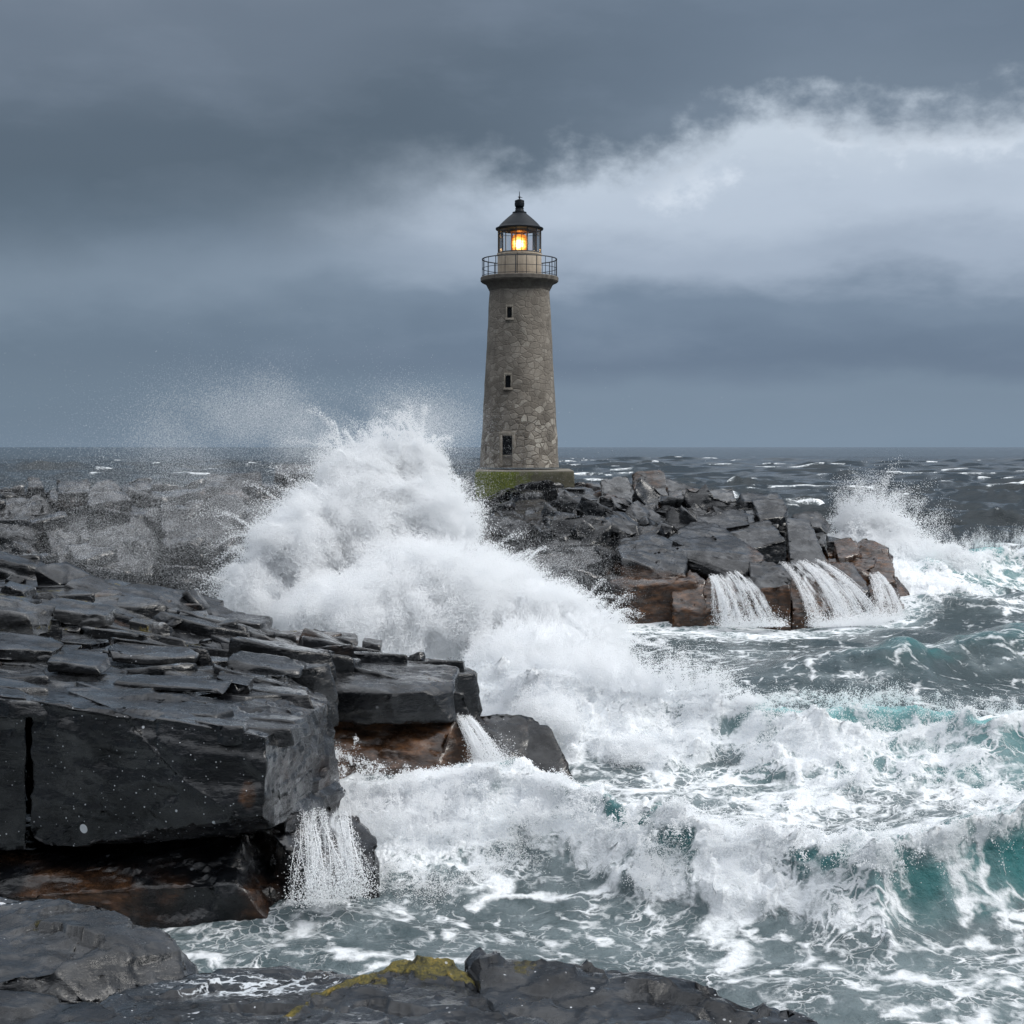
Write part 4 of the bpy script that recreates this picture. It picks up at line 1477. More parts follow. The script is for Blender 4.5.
# foreground
A = [P(-80, 897, 20), P(0, 899, 19.4), P(60, 902, 19), P(108, 906, 18.7), P(150, 934, 18.3), P(176, 938, 18.0), P(52, 972, 16.6), P(-80, 990, 16.2)]
Ab = [P(196, 972, 18.0), P(188, 986, 17.4), P(88, 1003, 16.5), P(-80, 1010, 16.2)]
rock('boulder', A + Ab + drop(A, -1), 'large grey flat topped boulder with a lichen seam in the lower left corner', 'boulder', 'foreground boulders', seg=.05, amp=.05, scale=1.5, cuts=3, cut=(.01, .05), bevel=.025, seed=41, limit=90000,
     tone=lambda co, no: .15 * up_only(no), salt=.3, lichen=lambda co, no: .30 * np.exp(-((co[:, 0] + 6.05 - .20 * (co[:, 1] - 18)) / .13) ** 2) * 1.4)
A = [P(-80, 985, 15.4), P(0, 985, 15.2), P(60, 990, 15), P(95, 1000, 14.8), P(118, 1012, 14.4), P(90, 1040, 13.8), P(-80, 1040, 13.8)]
rock('rock', A + drop(A, -1), 'dark layered rock wedged under the big grey boulder', 'rock', 'foreground boulders', seg=.06, amp=.05, cuts=5, seed=42, limit=60000, stain=.12, salt=.12)
A = [P(50, 1024, 14.0), P(120, 990, 15.6), P(200, 973, 16.6), P(285, 968, 16.9), P(350, 976, 16.4), P(420, 1000, 15), P(380, 1060, 12.8), P(100, 1070, 12.6)]
rock('boulder', A + drop(A, -1), 'low dark boulder with ribbons of white foam across its top', 'boulder', 'foreground boulders', seg=.055, amp=.05, scale=1.5, cuts=3, cut=(.01, .05), bevel=.04, seed=43, limit=80000,
     foam=lambda co, no: .66 * np.exp(-((co[:, 0] + 2.9) / 1.15) ** 2 - ((co[:, 1] - 15.9) / .75) ** 2), salt=.42, tone=.03)
A = [P(250, 1050, 12.4), P(290, 1015, 13.4), P(345, 985, 14.4), P(400, 964, 15), P(445, 963, 15), P(472, 975, 14.6), P(520, 1000, 13.8), P(545, 1040, 12.6)]
rock('boulder', A + drop(A, -1), 'dark boulder with a thick band of yellow moss along its crest', 'boulder', 'foreground boulders', seg=.05, amp=.05, scale=1.6, cuts=2, cut=(.01, .04), bevel=.05, seed=44, limit=90000, moss=True,
     lichen=lambda co, no: 1.0 * (1 - sstep(np.abs(co[:, 1] - np.interp(co[:, 0], [-2.5, -2.09, -1.69, -1.18, -.71, -.41, .2], [12.9, 13.4, 14.35, 14.85, 14.9, 14.5, 13.9])) + .32 * fbm(co[:, 0] * 2.2, co[:, 1] * 2.2, co[:, 2] * 2.2, 4, .6, seed=88), .16, .42)) * (1 - sstep(co[:, 0], -.45, -.25)) + .05, salt=.28)
A = [P(470, 1040, 12.8), P(482, 966, 15), P(500, 957, 15.2), P(560, 963, 15), P(640, 975, 14.8), P(725, 995, 14.2), P(815, 1028, 13.2), P(830, 1060, 12.4), P(480, 1070, 12.2)]
rock('boulder', A + drop(A, -1), 'long black boulder sloping to the right at the bottom edge', 'boulder', 'foreground boulders', seg=.055, amp=.11, scale=1.4, cuts=4, cut=(.01, .05), bevel=.04, seed=45, limit=90000,
     salt=.45, lichen=lambda co, no: .5 * np.exp(-((co[:, 0] - .15) / .3) ** 2))
A = [P(480, 1000, 14.6), P(512, 978, 14.9), P(545, 1003, 14.3), P(520, 1030, 13.6)]

# the island
G = 'blocks on the island'


def block(name, pts, zb, label, seed, cat='rock', **kw):
    return rock(name, pts + drop(pts, zb), label, cat, kw.pop('group', G), seg=kw.pop('seg', .2), amp=kw.pop('amp', .07), cuts=kw.pop('cuts', 4), cut=kw.pop('cut', (.02, .09)), bevel=kw.pop('bevel', .06), seed=seed, **kw)


block('rock', [P(612, 540, 88), P(650, 532, 89), P(688, 545, 87), P(686, 575, 82.6), P(640, 578, 82), P(622, 560, 83)], -1, 'tall dark rock face with a brown foot left of the cascades', 61, amp=.08, stain=lambda co, no: .95 * (1 - sstep(co[:, 2] + .15 * co[:, 0], 3.6, 4.6)), tone=.04)
block('rock', [P(520, 560, 86), P(560, 548, 87), P(612, 552, 86), P(625, 590, 82.5), P(560, 600, 82)], -1, 'dark sloping rock behind the low drift of spray', 62, tone=.04)
block('rock_slab', [P(655, 548, 86), P(690, 522, 92), P(715, 522, 92), P(764, 556, 86), P(760, 566, 85), P(735, 572, 84.4)], 2.2, 'long smooth black slab leaning down right with a rusty tip', 63, 'slab', amp=.05, stain=lambda co, no: .8 * sstep(co[:, 0], 13.3, 15.2))
block('rock', [P(690, 512, 94), P(745, 508, 94.5), P(750, 524, 91.5), P(700, 532, 90.5)], 3, 'broad black block above the long leaning slab', 64, amp=.06)
block('rock_slab', [P(786, 516, 94), P(808, 514, 94.5), P(826, 560, 88.5), P(790, 566, 88)], 1, 'smooth grey slab standing steeply beside the cascade', 65, 'slab', amp=.035, tone=.14, cuts=3)
block('rock', [P(792, 514, 97), P(822, 512, 97), P(830, 521, 96), P(826, 528, 95), P(796, 526, 95)], 4.2, 'black block jutting over the grey standing slab', 66)
block('rock', [P(722, 524, 92), P(770, 520, 92), P(786, 540, 89), P(740, 552, 88)], 2, 'black angular block in the middle of the rock pile', 67)
block('rock', [P(752, 500, 97), P(784, 500, 97), P(790, 515, 95), P(760, 520, 94)], 4, 'dark stepped block on the right shoulder of the island', 68)
block('rock', [P(736, 492, 99.5), P(782, 494, 99), P(784, 502, 97.5), P(740, 502, 97.5)], 5.2, 'flat black block at the top right of the island crest', 69)
block('boulder', [P(632, 471, 101.5), P(664, 470, 101.5), P(667, 486, 100), P(634, 489, 100)], 6.5, 'square brown topped boulder highest on the crest right of the tower', 70, 'boulder', stain=.62, tone=.5, cuts=6)
block('boulder', [P(601, 478, 101), P(628, 474, 101.5), P(634, 500, 98.5), P(604, 508, 98)], 5.4, 'tan grey boulder left of the square brown one', 71, 'boulder', tone=.95, stain=.32, cuts=6)
block('boulder', [P(601, 498, 97.5), P(632, 495, 98), P(640, 512, 95.5), P(602, 517, 95)], 4.6, 'pale lichened boulder low in front of the tan one', 72, 'boulder', tone=1.0, lichen=.36, cuts=7)
block('rock', [P(556, 488, 102.5), P(592, 486, 103), P(600, 500, 100), P(560, 503, 99.5)], 5, 'flat dark rock just right of the tower foot', 73, tone=.25)
block('rock', [P(572, 501, 99), P(598, 499, 99), P(602, 512, 97), P(575, 515, 96)], 4.8, 'black cube of rock below the tower', 74)
block('rock', [P(640, 489, 100), P(664, 487, 100), P(668, 495, 99), P(642, 497, 98.6)], 6, 'pale flat stone tucked under the square brown boulder', 75, tone=.6)
block('rock', [P(668, 492, 100.5), P(700, 488, 101), P(704, 500, 99), P(672, 503, 98.5)], 5.8, 'rusty lichened rock on the crest right of the brown boulder', 76, tone=.7, lichen=.45, stain=.5)
block('rock', [P(700, 490, 101), P(732, 489, 101), P(736, 501, 99), P(704, 503, 98.5)], 5.6, 'grey and orange rock on the crest between rusty and black ones', 77, tone=.8, lichen=.42)
block('rock', [P(650, 515, 95), P(690, 506, 96.5), P(706, 520, 93.5), P(660, 535, 91)], 3.6, 'wide dark slab sloping below the pale crest stones', 78, tone=.05)
block('rock', [P(700, 585, 81.5), P(716, 576, 83), P(733, 582, 83), P(736, 600, 80.5), P(700, 612, 80)], -1, 'brown rock at the waterline left of the first cascade', 80, stain=.9, cuts=6, amp=.1)
block('rock', [P(670, 585, 82), P(690, 570, 83.5), P(704, 580, 82), P(706, 608, 80), P(672, 612, 80)], -1, 'tall brown rock at the waterline beside the rock face', 81, stain=.85, cuts=6, amp=.1)
block('rock', [P(790, 578, 82.5), P(812, 573, 83.5), P(830, 582, 82), P(832, 612, 80), P(792, 612, 80)], -1, 'rounded brown rock between the two cascades', 82, stain=.9, cuts=7, amp=.1)
block('rock', [P(750, 560, 85.5), P(790, 562, 85), P(795, 585, 82.5), P(752, 590, 82)], -.5, 'black rock lip where the middle cascade spills over', 83, stain=.3, amp=.09)
block('rock', [P(833, 540, 93), P(852, 536, 93.5), P(862, 552, 91), P(840, 560, 90)], .5, 'brown hump at the left of the brown end rocks', 84, stain=.85, cuts=8, amp=.1)
block('boulder', [P(850, 541, 93.5), P(868, 537, 94), P(888, 545, 93), P(892, 562, 90.5), P(856, 566, 90)], .3, 'largest brown boulder at the end of the island', 85, 'boulder', stain=.95, cuts=8, amp=.1)
block('boulder', [P(866, 562, 90), P(890, 558, 90.5), P(898, 580, 88), P(872, 588, 87)], -.8, 'brown boulder below the largest one at the island end', 86, 'boulder', stain=.95, cuts=8, amp=.1)
block('boulder', [P(884, 574, 90), P(898, 576, 90), P(911, 594, 88), P(904, 604, 86), P(888, 598, 86)], -1, 'outermost low brown boulder touching the surf', 87, 'boulder', stain=.95, cuts=8, amp=.1)
block('rock', [P(822, 565, 87), P(850, 562, 87.5), P(870, 590, 84), P(832, 596, 83)], -1, 'dark wet rock under the wide right cascade', 88, stain=.55, amp=.09)
block('rock', [P(868, 585, 85.5), P(896, 585, 86), P(906, 612, 83), P(874, 616, 82.4)], -1, 'brown rock foot under the last thin cascade', 89, stain=.8, amp=.09)
block('rock', [P(490, 505, 98), P(540, 498, 100), P(575, 518, 95), P(520, 530, 92)], 2.5, 'dark bench of rock between the tower and the burst', 90, tone=.08)

# the ridge behind the spray
G2 = 'rocks on the ridge'
blk = block('stone_block', [P(275, 464, 99), P(319, 464, 99), P(319, 474, 97), P(275, 474, 97)], 7.6, 'long squared stone block on top of the misty ridge', 101, 'stone block', group=G2, tone=0.17, cuts=2, cut=(.01, .04), amp=.04)
block('boulder', [P(27, 477, 97), P(40, 477, 97), P(44, 487, 95.5), P(28, 488, 95)], 6.6, 'small black boulder at the left of the ridge top', 102, 'boulder', group=G2, cuts=7)
block('boulder', [P(92, 482, 95), P(112, 478, 95.5), P(132, 500, 92), P(86, 505, 91)], 3.5, 'pointed grey boulder on the ridge front', 103, 'boulder', group=G2, tone=0.17, cuts=5, amp=.1)
block('boulder', [P(60, 482, 97), P(90, 480, 97), P(92, 492, 95), P(58, 493, 94)], 6, 'flat brown stone left of the pointed boulder', 104, 'boulder', group=G2, tone=0.15, stain=.4)
block('boulder', [P(345, 470, 99), P(372, 472, 99), P(374, 488, 96), P(340, 490, 95.5)], 5.8, 'dark boulder on the ridge at the edge of the burst', 105, 'boulder', group=G2, tone=0.11, cuts=7)
block('boulder', [P(208, 473, 98), P(258, 471, 98.5), P(262, 486, 96), P(206, 488, 95)], 6, 'low dark rock left of the squared stone block', 106, 'boulder', group=G2, tone=0.11, cuts=6, amp=.12)
block('boulder', [P(122, 484, 97), P(150, 480, 97.5), P(152, 490, 95.5), P(124, 492, 95)], 6, 'small round stone right of the pointed boulder', 107, 'boulder', group=G2, tone=0.17, cuts=8)
block('rock', [P(-20, 505, 92), P(40, 500, 93), P(48, 540, 87), P(-10, 545, 86)], 0, 'grey cracked rock face at the far left of the ridge', 108, group=G2, tone=0.15, amp=.2, cuts=8, cut=(.04, .18), seg=.16)
block('rock', [P(45, 520, 89), P(75, 515, 90), P(92, 560, 85), P(55, 570, 84.4)], -1, 'pale leaning slab of rock on the ridge front', 109, group=G2, tone=0.27, amp=.2, cuts=8, cut=(.04, .18), seg=.16)
block('rock', [P(85, 530, 88), P(150, 522, 89), P(165, 570, 84), P(95, 580, 83.6)], -1, 'broad grey rock at the foot of the ridge', 110, group=G2, tone=0.16, amp=.2, cuts=8, cut=(.04, .18), seg=.16)
block('rock', [P(160, 505, 92), P(225, 500, 93), P(240, 540, 87), P(165, 548, 86)], 0, 'grey rock shoulder in the middle of the misty ridge', 111, group=G2, tone=0.15, amp=.2, cuts=8, cut=(.04, .18), seg=.16)
block('rock', [P(240, 500, 93), P(300, 495, 94), P(315, 530, 88), P(245, 540, 87)], 0, 'dark rock shoulder right of the middle of the misty ridge', 112, group=G2, tone=0.10, amp=.2, cuts=8, cut=(.04, .18), seg=.16)
# ------------------------------------------------------------------ spray, foam and falling water


def cloud(name, pts, rad, mat, label=None, cat=None, kind=None, parent=None):
    """a cloud of droplets, each a small sphere"""
    pts = np.ascontiguousarray(pts, dtype=np.float32)
    me = bpy.data.meshes.new(name)
    me.vertices.add(len(pts))
    me.vertices.foreach_set('co', pts.ravel())
    o = bpy.data.objects.new(name, me)
    COL.objects.link(o)
    for q in C.selected_objects:
        q.select_set(False)
    C.view_layer.objects.active = o
    o.select_set(True)
    bpy.ops.object.convert(target='POINTCLOUD')
    o = C.view_layer.objects.active
    o.name = name
    a = o.data.attributes.get('radius') or o.data.attributes.new('radius', 'FLOAT', 'POINT')
    a.data.foreach_set('value', np.ascontiguousarray(rad, dtype=np.float32))
    o.data.materials.clear()
    o.data.materials.append(mat)
    if parent is not None:
        o.parent = parent
    tag(o, label, cat, None, kind)
    return o


R = np.random.default_rng(77)
# blobs of the burst: px, py, rx, ry (survey pixels) at distance Y, depth in metres
BLOBS = [(268, 598, 40, 40, 57, 2.0), (300, 560, 52, 60, 58, 2.2), (352, 545, 66, 72, 60, 2.8), (365, 492, 44, 48, 61, 2.0), (405, 468, 40, 28, 62, 1.5),
         (420, 520, 60, 52, 61, 2.4), (470, 602, 78, 50, 60, 2.8), (420, 600, 90, 60, 57, 3.0), (535, 622, 62, 38, 58, 2.4), (585, 645, 46, 32, 56, 2.0),
         (535, 665, 66, 45, 53, 2.4), (590, 700, 58, 52, 50, 2.2), (640, 722, 56, 42, 48, 2.0), (556, 725, 44, 38, 47, 1.8), (640, 755, 48, 22, 45, 1.4), (700, 740, 50, 26, 46.5, 1.4), (355, 620, 80, 50, 55, 2.4)]


def core_mesh(blobs, name, shrink, seed, amp=.34, sub=5):
    COs, FAs, off = [], [], 0
    bm = bmesh.new()
    bmesh.ops.create_icosphere(bm, subdivisions=sub, radius=1)
    base = np.array([v.co[:] for v in bm.verts])
    fa = np.array([[v.index for v in f.verts] for f in bm.faces], dtype=np.int32)
    bm.free()
    for i, (px, py, rx, ry, Y, d) in enumerate(blobs):
        c = np.array(P(px, py, Y))
        s = np.array([rx * Y / F, d, ry * Y / F]) * shrink
        p = base * s + c
        k = billow(p[:, 0] * .42, p[:, 1] * .42, p[:, 2] * .42, 5, .55, seed)
        k2 = billow(p[:, 0] * 1.5, p[:, 1] * 1.5, p[:, 2] * 1.5, 4, .6, seed + 1)
        p = c + base * s * (1 + amp * k + .05 * k2)[:, None]
        COs.append(p)
        FAs.append(fa + off)
        off += len(p)
    return np_mesh(name, np.concatenate(COs), np.concatenate(FAs), True)


burst = new_obj('wave_burst', core_mesh(BLOBS[:3] + BLOBS[5:] + [(372, 505, 40, 44, 61, 1.9)], 'wave_burst', .70, 3.0, .26, 6), M_FOAM)
tag(burst, 'tall white burst of a wave breaking between the shelf and the island', 'breaking wave')


def density(p, blobs):
    best = np.full(len(p), -9.0)
    for px, py, rx, ry, Y, d in blobs:
        c = np.array(P(px, py, Y))
        s = np.array([rx * Y / F, d, ry * Y / F])
        q = np.sqrt((((p - c) / s) ** 2).sum(1))
        best = np.maximum(best, 1 - q)
    return best


def shell_points(blobs, n, lo, seed, spread=1.3):
    out = []
    vol = np.array([b[2] * b[3] * (b[4] / F) ** 2 for b in blobs])
    vol = vol / vol.sum()
    for b, w in zip(blobs, vol):
        m = int(n * w)
        c = np.array(P(b[0], b[1], b[4]))
        s = np.array([b[2] * b[4] / F, b[5], b[3] * b[4] / F])
        d = R.normal(size=(m, 3))
        d /= np.linalg.norm(d, axis=1)[:, None]
        d[:, 1] = np.where(d[:, 1] > .35, -d[:, 1], d[:, 1])
        r = .58 + (spread - .58) * R.random(m) ** 1.05
        out.append(c + d * s * r[:, None])
    p = np.concatenate(out)
    D = density(p, blobs)
    b1 = billow(p[:, 0] * .42, p[:, 1] * .42, p[:, 2] * .42, 5, .55, seed)
    f1 = fbm(p[:, 0] * 1.6, p[:, 1] * 1.6, p[:, 2] * 1.6, 4, .6, seed + 3)
    v = D + .26 * b1 + .26 * f1
    keep = R.random(len(p)) < np.clip((v - lo) / .34, 0, 1) ** 1.6
    return p[keep], v[keep]


p, v = shell_points(BLOBS, 4600000, -.14, 3.0, 1.26)
r = (.0085 + .012 * R.random(len(p)) ** 2)
cloud('spray', p, r, M_SPRAY, parent=burst, kind='stuff')


def jets(base, n, per, vel, g=9.8, tmax=1.6, spread=.16, r0=.008, r1=.024, drift=(0, 0, 0), seed=0):
    """threads of water thrown up and falling back"""
    rg = np.random.default_rng(seed)
    P0, V0, T = [], [], []
    out, rad = [], []
    for i in range(n):
        b = base(rg)
        v0 = vel(rg)
        T = tmax * rg.uniform(.45, 1.0)
        m = int(per * rg.uniform(.4, 1.4))
        s = rg.random(m) ** .8
        t = T * s
        q = np.array(b) + np.outer(t, v0) + np.outer(.5 * t * t, [0, 0, -g]) + np.outer(t * t, drift)
        q += rg.normal(size=(m, 3)) * (spread * (.25 + 1.6 * s ** 1.5))[:, None] * rg.uniform(.5, 1.5)
        out.append(q)
        rad.append((r0 + (r1 - r0) * rg.random(m) ** 3) * (1.15 - .4 * s))
    return np.concatenate(out), np.concatenate(rad)


def pick(blobs):
    def f(rg):
        b = blobs[rg.integers(len(blobs))]
        c = np.array(P(b[0], b[1], b[4]))
        s = np.array([b[2] * b[4] / F, b[5], b[3] * b[4] / F])
        d = rg.normal(size=3)
        d /= np.linalg.norm(d)
        return c + d * s * .75
    return f


J, JR = [], []
# the crown of the burst, blown up and to the left
a = jets(pick(BLOBS[2:6]), 900, 560, lambda g: np.array([g.normal(-.8, 1.7), g.normal(0, 1), abs(g.normal(2.9, 1.6))]), tmax=.8, spread=.075, drift=(-.5, 0, 0), seed=1)
J.append(a[0]); JR.append(a[1])
a = jets(pick(BLOBS[3:6]), 90, 600, lambda g: np.array([g.normal(1.2, .9), g.normal(0, 1), abs(g.normal(2.6, 1.4))]), tmax=.7, spread=.08, seed=2)
J.append(a[0]); JR.append(a[1])
# low fan over the shoulder of the burst
a = jets(pick(BLOBS[6:10]), 620, 420, lambda g: np.array([g.normal(1.2, 1.4), g.normal(0, 1), abs(g.normal(2.9, 1.3))]), tmax=.62, spread=.06, seed=3)
J.append(a[0]); JR.append(a[1])
a = jets(pick(BLOBS[0:3]), 380, 400, lambda g: np.array([g.normal(-2.4, 1.3), g.normal(0, 1), abs(g.normal(2.4, 1.8))]), tmax=.75, spread=.07, seed=4)
J.append(a[0]); JR.append(a[1])
a = jets(pick(BLOBS[10:16]), 560, 300, lambda g: np.array([g.normal(.6, 1.2), g.normal(-1.0, 1), abs(g.normal(2.6, 1.2))]), tmax=.55, spread=.05, seed=5)
J.append(a[0]); JR.append(a[1])
cloud('flying_droplets', np.concatenate(J), np.concatenate(JR), M_SPRAY, parent=burst, kind='stuff')

# fine drifting spray
mist = []
for px, py, sx, sy, Y, dY, n in [(300, 500, 110, 50, 70, 6, 150000), (220, 545, 85, 42, 66, 6, 130000), (250, 435, 60, 24, 66, 5, 70000), (330, 435, 60, 22, 65, 4, 80000), (400, 425, 40, 18, 63, 3, 50000), (110, 530, 70, 40, 70, 6, 60000), (455, 500, 26, 30, 63, 3, 22000), (530, 570, 50, 18, 60, 3, 22000), (262, 400, 26, 18, 66, 3, 16000), (190, 415, 26, 22, 66, 4, 16000)]:
    n = int(n * 2.3)
    q = R.normal(size=(n, 3))
    y = Y + q[:, 1] * dY
    x = (px - 512) * y / F + q[:, 0] * sx * Y / F
    z = CZ - (py - HZ) * Y / F + q[:, 2] * sy * Y / F
    k = fbm(x * .28 + z * .12, y * .10, z * .34, 5, .58, 5.0)
    keep = (R.random(n) < np.clip(.45 + 1.25 * k, .02, 1)) & (z > .4) & (y > 52)
    mist.append(np.stack([x, y, z], 1)[keep])
mist = np.concatenate(mist)
cloud('drifting_spray', mist, .0032 + .006 * R.random(len(mist)) ** 6, M_SPRAY, 'fine pale spray drifting left over the ridge', 'spray', 'stuff')


# froth thrown up along the breakers
def froth():
    co, foam, aer, body = SEA_CO, SEA_FOAM, SEA_AER, SEA_BODY
    y = co[:, 1]
    area = np.maximum(y, 18) ** 2
    w = np.clip(body - .08, 0, 1.2) ** 1.0 * (y < 130) * (y > 24) * (np.abs(co[:, 0]) < y * .46) * np.where(y > 70, 1.0, 1.0)
    prob = w / w.sum()
    n = 1300000
    idx = R.choice(len(co), n, p=prob)
    p = co[idx].copy()
    sp = .012 * np.maximum(p[:, 1], 20) * .1
    p[:, :2] += R.normal(size=(n, 2)) * (.05 + sp)[:, None]
    nz = fbm(p[:, 0] * 1.1, p[:, 1] * 1.1, 3, 5, .62, seed=41)
    b = body[idx]
    top = np.clip(.03 + .30 * np.clip(nz + .10, 0, 1.2) ** 1.6, 0, .5) * np.clip(.3 + .8 * b, 0, 1.3)
    p[:, 2] += R.random(n) ** 1.7 * top * 1.7 - .03
    p[:, 1] -= R.random(n) * top * .5
    keep = R.random(n) < np.clip(.30 + 1.3 * nz, .0, 1)
    r = (.0045 + .010 * R.random(n) ** 3) * np.clip(p[:, 1] / 36, .8, 2.4)
    return p[keep], r[keep]


p, r = froth()
# spiky throws along the crests
J, JR = [p], [r]


def along(c, x0, x1, up):
    def f(rg):
        x = rg.uniform(x0, x1)
        return np.array([x, np.interp(x, c[:, 0], c[:, 1]) + rg.normal(-.5, .4), up + rg.normal(0, .15)])
    return f


for bi, x0, x1, up, n, per, vz in [(0, -5.5, 9.5, 1.5, 320, 120, 1.9), (0, 9.5, 15, 1.9, 60, 90, 1.2), (1, -1, 7, 2.2, 300, 260, 3.0), (1, 6, 18, 1.8, 190, 150, 1.7), (3, 21, 40, 2.6, 220, 260, 3.6)]:
    a = jets(along(BREAKERS[bi]['c'], x0, x1, up), n, per, lambda g: np.array([g.normal(-.2, .9), g.normal(-.9, .8), abs(g.normal(vz, vz * .4))]), tmax=.5 if bi != 3 else .7, spread=.055 if bi == 0 else .10, r0=.006, r1=.018, seed=60 + bi + int(x0))
    J.append(a[0]); JR.append(a[1])
# foam leaping at the end of the near shelf
a = jets(lambda g: np.array(P(g.uniform(340, 480), g.uniform(810, 890), 34.4 + g.normal(0, .5))), 420, 260, lambda g: np.array([g.normal(-.1, 1.0), g.normal(-.4, .6), abs(g.normal(2.3, 1.0))]), tmax=.5, spread=.05, r0=.005, r1=.016, seed=70)
J.append(a[0]); JR.append(a[1])
cloud('sea_froth', np.concatenate(J), np.concatenate(JR), M_SPRAY, 'white froth and droplets thrown off the rolling breakers', 'froth', 'stuff')

# the smaller burst behind the island's end
B2 = [(876, 545, 42, 32, 101, 2.2), (905, 572, 46, 30, 99, 2.2), (862, 528, 26, 20, 101, 1.6), (945, 572, 34, 24, 99, 2.0)]
b2 = new_obj('wave_burst', core_mesh(B2, 'wave_burst', .74, 4.0, .34, 5), M_FOAM)
tag(b2, 'smaller white burst of spray rising behind the brown end rocks', 'breaking wave')
p, v = shell_points(B2, 420000, -.2, 4.0, 1.5)
r = .016 + .03 * R.random(len(p)) ** 2
a = jets(pick(B2[:3]), 260, 360, lambda g: np.array([g.normal(.6, 2.2), g.normal(0, 1), abs(g.normal(5.0, 2.2))]), tmax=.9, spread=.20, r0=.014, r1=.032, seed=81)
cloud('spray', np.concatenate([p, a[0]]), np.concatenate([r, a[1]]), M_SPRAY, parent=b2, kind='stuff')


# water running back off the rocks
def mat_veil():
    m = bpy.data.materials.new('falling_water')
    m.use_nodes = True
    T = NT(m.node_tree)
    u, d, e = T.attr('across'), T.attr('down'), T.attr('edge')
    cb = T.new('ShaderNodeCombineXYZ')
    T.set(cb.inputs[0], u)
    T.set(cb.inputs[1], T.math('MULTIPLY', d, .22))
    v = cb.outputs[0]
    big = T.noise(v, 1.3, 3, .6)
    st = T.noise(v, 5.5, 6, .66, .35)
    k = T.math('ADD', T.math('MULTIPLY', big, .55), T.math('MULTIPLY', st, .60))
    k = T.math('ADD', k, T.math('MULTIPLY', T.step(e, .0, .3), .14))
    al = T.math('MULTIPLY', T.math('MULTIPLY', T.step(k, .61, .86), .9), T.math('MULTIPLY', T.step(T.attr('fall'), 1.0, .82, .12, 1.0), T.step(T.math('ADD', T.attr('fall'), T.math('MULTIPLY', T.math('SUBTRACT', T.noise(v, 2.6, 4, .6), .5), .5)), -.02, .22)))
    df = T.new('ShaderNodeBsdfDiffuse')
    df.inputs[0].default_value = (.84, .87, .90, 1)
    tl = T.new('ShaderNodeBsdfTranslucent')
    tl.inputs[0].default_value = (.84, .87, .90, 1)
    m1 = T.new('ShaderNodeMixShader')
    m1.inputs[0].default_value = .3
    T.set(m1.inputs[1], df.outputs[0])
    T.set(m1.inputs[2], tl.outputs[0])
    tr = T.new('ShaderNodeBsdfTransparent')
    mx = T.new('ShaderNodeMixShader')
    T.set(mx.inputs[0], al)
    T.set(mx.inputs[1], tr.outputs[0])
    T.set(mx.inputs[2], m1.outputs[0])
    out = T.new('ShaderNodeOutputMaterial')
    T.set(out.inputs[0], mx.outputs[0])
    return m


M_VEIL = mat_veil()


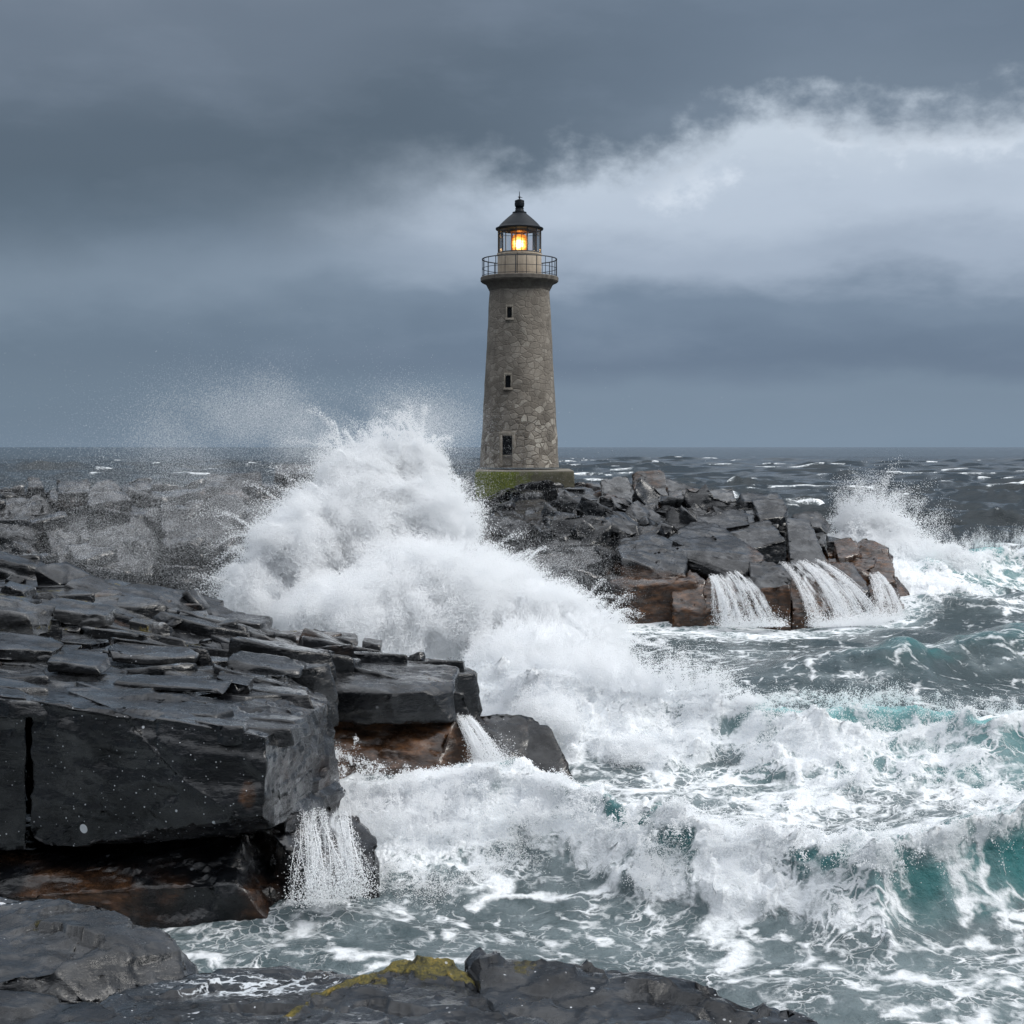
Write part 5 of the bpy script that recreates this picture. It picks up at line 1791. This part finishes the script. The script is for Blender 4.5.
def cascade(name, top, bot, n, label, bulge, seed, rr=(.012, .03), drops=30000, fan=.1):
    """top, bot: two end points each of the lip and of the foot"""
    rg = np.random.default_rng(seed)
    bm = bmesh.new()
    t0, t1 = np.array(top[0]), np.array(top[1])
    b0, b1 = np.array(bot[0]), np.array(bot[1])
    cl = rg.random(max(5, n // 16))
    out, rad = [], []
    for i in range(n):
        u = np.clip(cl[rg.integers(len(cl))] + rg.normal(0, .035), 0, 1)
        u2 = np.clip(u + rg.normal(0, fan), -.1, 1.1)
        a = t0 + (t1 - t0) * u + rg.normal(size=3) * .05
        b = b0 + (b1 - b0) * u2 + rg.normal(size=3) * .08
        s0, s1 = sorted((rg.random() ** 1.6 * .6, 1 - rg.random() ** 2 * .5))
        if s1 - s0 < .12:
            s1 = min(1, s0 + .2)
        pts = []
        bb = bulge * rg.uniform(.55, 1.25)
        ph = rg.uniform(0, 6)
        for s in np.linspace(s0, s1, 9):
            q = a * (1 - s) + b * s
            q[2] = a[2] + (b[2] - a[2]) * (s ** 1.75 * .75 + s * .25)
            q[1] -= bb * math.sin(math.pi * min(s, 1)) * .5
            q[0] += .05 * math.sin(4 * s + ph)
            pts.append(tuple(q))
        w = rg.uniform(*rr)
        tube_into(bm, pts, lambda t, w=w: w * (.35 + .9 * math.sin(math.pi * (t * .9 + .05))), 5)
        m = int(drops / n)
        s = rg.random(m) ** .7
        q = a[None] * (1 - s)[:, None] + b[None] * s[:, None]
        q[:, 2] = a[2] + (b[2] - a[2]) * (s ** 1.75 * .75 + s * .25)
        q[:, 1] -= bb * np.sin(np.pi * s) * .5
        q += rg.normal(size=(m, 3)) * (.02 + .10 * s ** 2)[:, None]
        out.append(q)
        rad.append(.004 + .009 * rg.random(m) ** 2)
    # splashes where it lands
    m = drops // 2
    u = rg.random(m)
    q = b0[None] + (b1 - b0)[None] * u[:, None]
    hgt = np.abs(rg.normal(0, .32, m)) * (.4 + .9 * rg.random(m))
    q = q + rg.normal(size=(m, 3)) * .22
    q[:, 2] = np.maximum(b0[2], .05) + hgt - .05
    out.append(q)
    rad.append(.004 + .010 * rg.random(m) ** 2)
    base = Vector(((b0 + b1) / 2).tolist())
    # the thin veil of water the threads run in
    nu, ns = 46, 60
    us, ss = np.meshgrid(np.linspace(0, 1, nu), np.linspace(0, 1, ns), indexing='ij')
    u_, s_ = us.ravel(), ss.ravel()
    a_ = t0 + np.outer(u_, t1 - t0)
    b_ = b0 + np.outer(u_, b1 - b0)
    q = a_ * (1 - s_)[:, None] + b_ * s_[:, None]
    q[:, 2] = a_[:, 2] + (b_[:, 2] - a_[:, 2]) * (s_ ** 1.75 * .75 + s_ * .25)
    wob = fbm(u_ * 9 + seed * 3, s_ * 1.2, seed, 3, .55, 2.0)
    q[:, 1] += -bulge * np.sin(np.pi * s_) * .5 * (.85 + .35 * wob) + .12 * wob
    q[:, 0] += .10 * fbm(u_ * 5, s_ * 2.2, seed + 4, 2, seed=1)
    idx = np.arange(nu * ns, dtype=np.int32).reshape(nu, ns)
    vf = np.stack([idx[:-1, :-1].ravel(), idx[1:, :-1].ravel(), idx[1:, 1:].ravel(), idx[:-1, 1:].ravel()], 1)
    width = float(np.linalg.norm(t1 - t0) + np.linalg.norm(b1 - b0)) * .5
    veil_me = np_mesh('veil', q - np.array(base), vf, True, {'across': u_ * width, 'fall': s_, 'down': s_ * float(np.linalg.norm(b0 - t0)), 'edge': np.minimum(u_, 1 - u_) * 2})
    bmesh.ops.transform(bm, matrix=Matrix.Translation(-base), verts=bm.verts)
    o = finish(name, bm, M_FOAM, None, 80)
    o.location = base
    tag(o, label, 'cascade', 'cascades running off the rocks')
    new_obj('veil', veil_me, M_VEIL, o)
    C.view_layer.update()
    c = cloud('droplets', np.concatenate(out) - np.array(base), np.concatenate(rad) * (base[1] / 45 if base[1] > 45 else 1), M_SPRAY, parent=o, kind='stuff')
    return o


cascade('cascade', (P(300, 810, 30.6), P(345, 806, 31.4)), (P(300, 902, 28.9), P(364, 884, 29.5)), 44, 'thin cascade spilling off the ledge at the end of the big black block', .7, 1, (.003, .009), 9000, .2)
cascade('cascade', (P(455, 714, 41.2), P(470, 716, 41.4)), (P(478, 768, 40.0), P(508, 768, 40.2)), 50, 'narrow white chute between the rusty base and the low dark rock', .35, 2, (.004, .011), 12000, .06)
cascade('cascade', (P(708, 576, 80.6), P(742, 570, 81.4)), (P(722, 626, 78.6), P(784, 626, 78.8)), 60, 'leftmost cascade on the island beside the brown waterline rock', .9, 3, (.004, .011), 12000, .10)
cascade('cascade', (P(778, 562, 83.6), P(818, 560, 84.4)), (P(812, 626, 79.0), P(884, 624, 80.0)), 90, 'widest cascade on the island pouring over the dark wet rock', .8, 4, (.004, .011), 18000, .08)
cascade('cascade', (P(866, 574, 87.0), P(880, 572, 87.5)), (P(876, 622, 81.5), P(910, 620, 82.5)), 34, 'thin last cascade on the brown boulders at the island end', .6, 5, (.004, .010), 6000, .08)
